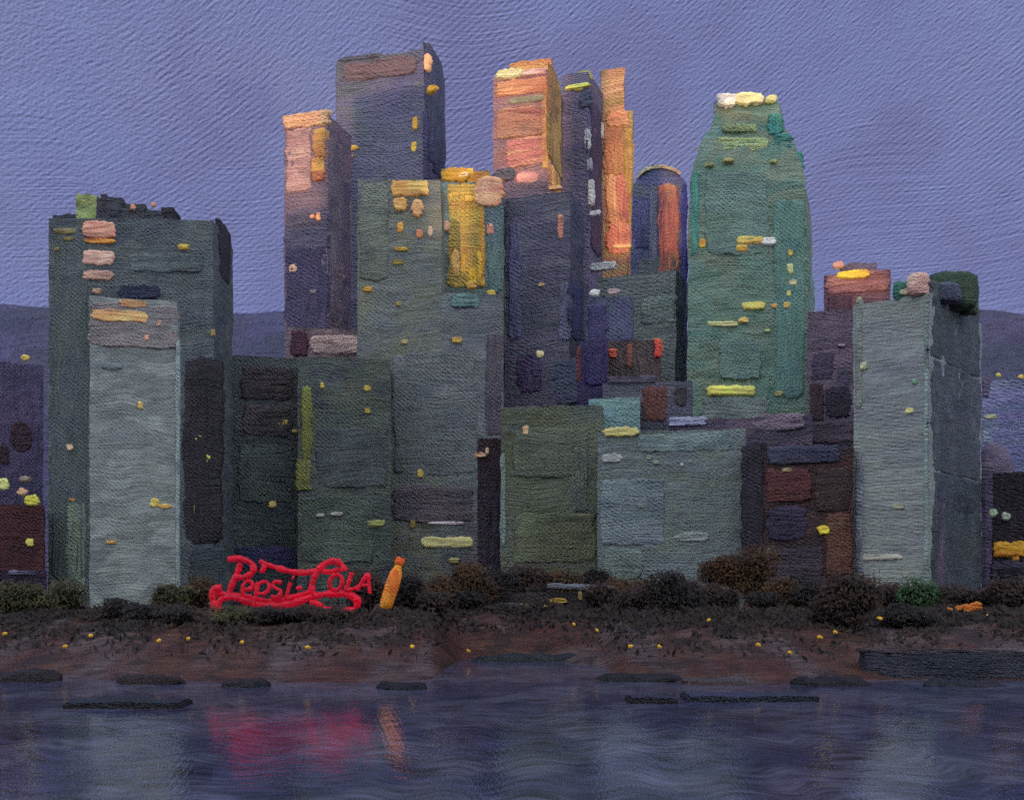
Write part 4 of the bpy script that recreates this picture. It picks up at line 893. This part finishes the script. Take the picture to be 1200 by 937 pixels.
def rock(label, x0, x1, y0, y1, c, nm='rock_ledge', cat='rock', grp='rock ledges at the waterline'):
    D = CAMZ*F/(y1-HOR); px = D/F
    c0 = P((x0+x1)/2, y1, D); rx = (x1-x0)/2*px; h = (y1-y0)*px*.9; c = tuple(int(v*.62) for v in c); vs = []; fs = []; nu = 40; nv = 8
    for j in range(nv+1):
        ph = math.pi/2*j/nv
        for i in range(nu):
            a = 2*math.pi*i/nu
            v = Vector((rx*math.cos(ph)**.5*math.cos(a), min(rx, 3)*math.cos(ph)**.5*math.sin(a), h*math.sin(ph)-.2))
            v += nvec(v*1+c0, 1.6)*.5+nvec(v*1+c0, 5)*Vector((1, 1, 1)).length*.35; vs.append(c0+v)
    for j in range(nv):
        for i in range(nu): fs.append((j*nu+i, j*nu+(i+1) % nu, (j+1)*nu+(i+1) % nu, (j+1)*nu+i))
    o = mesh_obj(nm, vs, fs, paint(c, None, .14, rough=.45, bump=1.1), None, smooth=True, origin=c0)
    return meta(o, label, cat, grp)
rock('black rock ledge at the waterline in the left corner', -10, 72, 782, 797, (34, 28, 34))
rock('brown rock ledge at the waterline below the pale left slab', 134, 218, 788, 800, (48, 34, 40))
rock('flat black ledge at the waterline under the red script', 258, 318, 792, 803, (30, 30, 40))
rock('pointed black ledge left of the small inlet', 440, 500, 794, 806, (22, 24, 34))
rock('long dark ledge along the back of the small inlet', 552, 716, 764, 774, (38, 44, 56))
rock('slim black ledge right of the small inlet', 700, 806, 787, 797, (28, 28, 40))
rock('pale grey flat ledge at the waterline below the golden brown tree', 800, 890, 792, 799, (86, 80, 92))
rock('long black ledge at the waterline before the seawall', 925, 1022, 791, 802, (22, 22, 34))
rock('dark ledge in the water under the seawall', 1080, 1180, 796, 803, (30, 34, 46))
def dock(label, x0, x1, y0, y1, c):
    D = CAMZ*F/(y1-HOR); a = P(x0, y1, D); d = P(x1, y1, D); dep = 6
    cx = (a.x+d.x)/2; root = empty('floating_dock', (cx, D, 0), label, 'dock', 'low floating docks off the bank')
    pl = [(a.x, D), (d.x, D), (d.x, D+dep), (a.x, D+dep)]
    loft('pontoon', [(-.3, pl), (.5, pl)], paint(tuple(int(v*.6) for v in c), None, .13, bump=1.2), root, .8, .25)
    pl2 = [(a.x+.3, D+.2), (d.x-.3, D+.2), (d.x-.3, D+dep-.2), (a.x+.3, D+dep-.2)]
    loft('deck', [(.52, pl2), (.75, pl2)], paint((c[0]-6, c[1]-4, c[2]-2), None, .13, bump=1.2), root, .8, .2)
dock('long black floating dock off the left bank, before the slab reflection', 74, 210, 808, 830, (30, 34, 44))
dock('small black floating dock right of the inlet', 738, 794, 806, 824, (30, 34, 48))
dock('long slate floating dock below the golden brown tree', 806, 960, 806, 822, (42, 46, 66))

kd = 236.0; c0 = P(1128, 722, kd)
k = empty('kiosk', (c0.x, kd, ground_z(c0.x, kd)), 'small kiosk under a tilted orange awning behind the seawall', 'kiosk')
fb = [(P(1108, 0, kd).x, kd), (P(1148, 0, kd).x, kd), (P(1148, 0, kd).x+.6, kd+4), (P(1108, 0, kd).x+.6, kd+4)]
loft('booth', [(ground_z(c0.x, kd)-.3, fb), (zpx(716, kd), fb)], paint((52, 44, 48), None, .17), k, .8, .2)
aw = paint((176, 118, 40), (166, 100, 30), .17, emit=.6)
blob('awning', P(1134, 712, kd)+Vector((0, -.6, 0)), Vector((3.0, 0, 0)), Vector((0, 0, .95)), Vector((0, -1, 0)), kd/F, 34, 11, aw, k, .4, 2.5, .3, .55)
blob('lit_lamp', P(1111, 717, kd)+Vector((0, -1.0, 0)), Vector((.9, 0, 0)), Vector((0, 0, 1.0)), Vector((0, -1, 0)), kd/F, 10, 11, aw, k, 1, 2.5, .3)
blob('lit_lamp', P(1160, 722, kd)+Vector((-1.2, -1.0, 0)), Vector((1.0, 0, 0)), Vector((0, 0, .7)), Vector((0, -1, 0)), kd/F, 12, 8, lit((190, 140, 60), .5, .18), k, 1, 2.5, .3)
blob('counter', P(1118, 730, kd)+Vector((0, -1.0, 0)), Vector((1.3, 0, 0)), Vector((0, 0, 1.6)), Vector((0, -1, 0)), kd/F, 14, 18, paint((26, 26, 36), None, .17), k, .8, 2.5, .3)
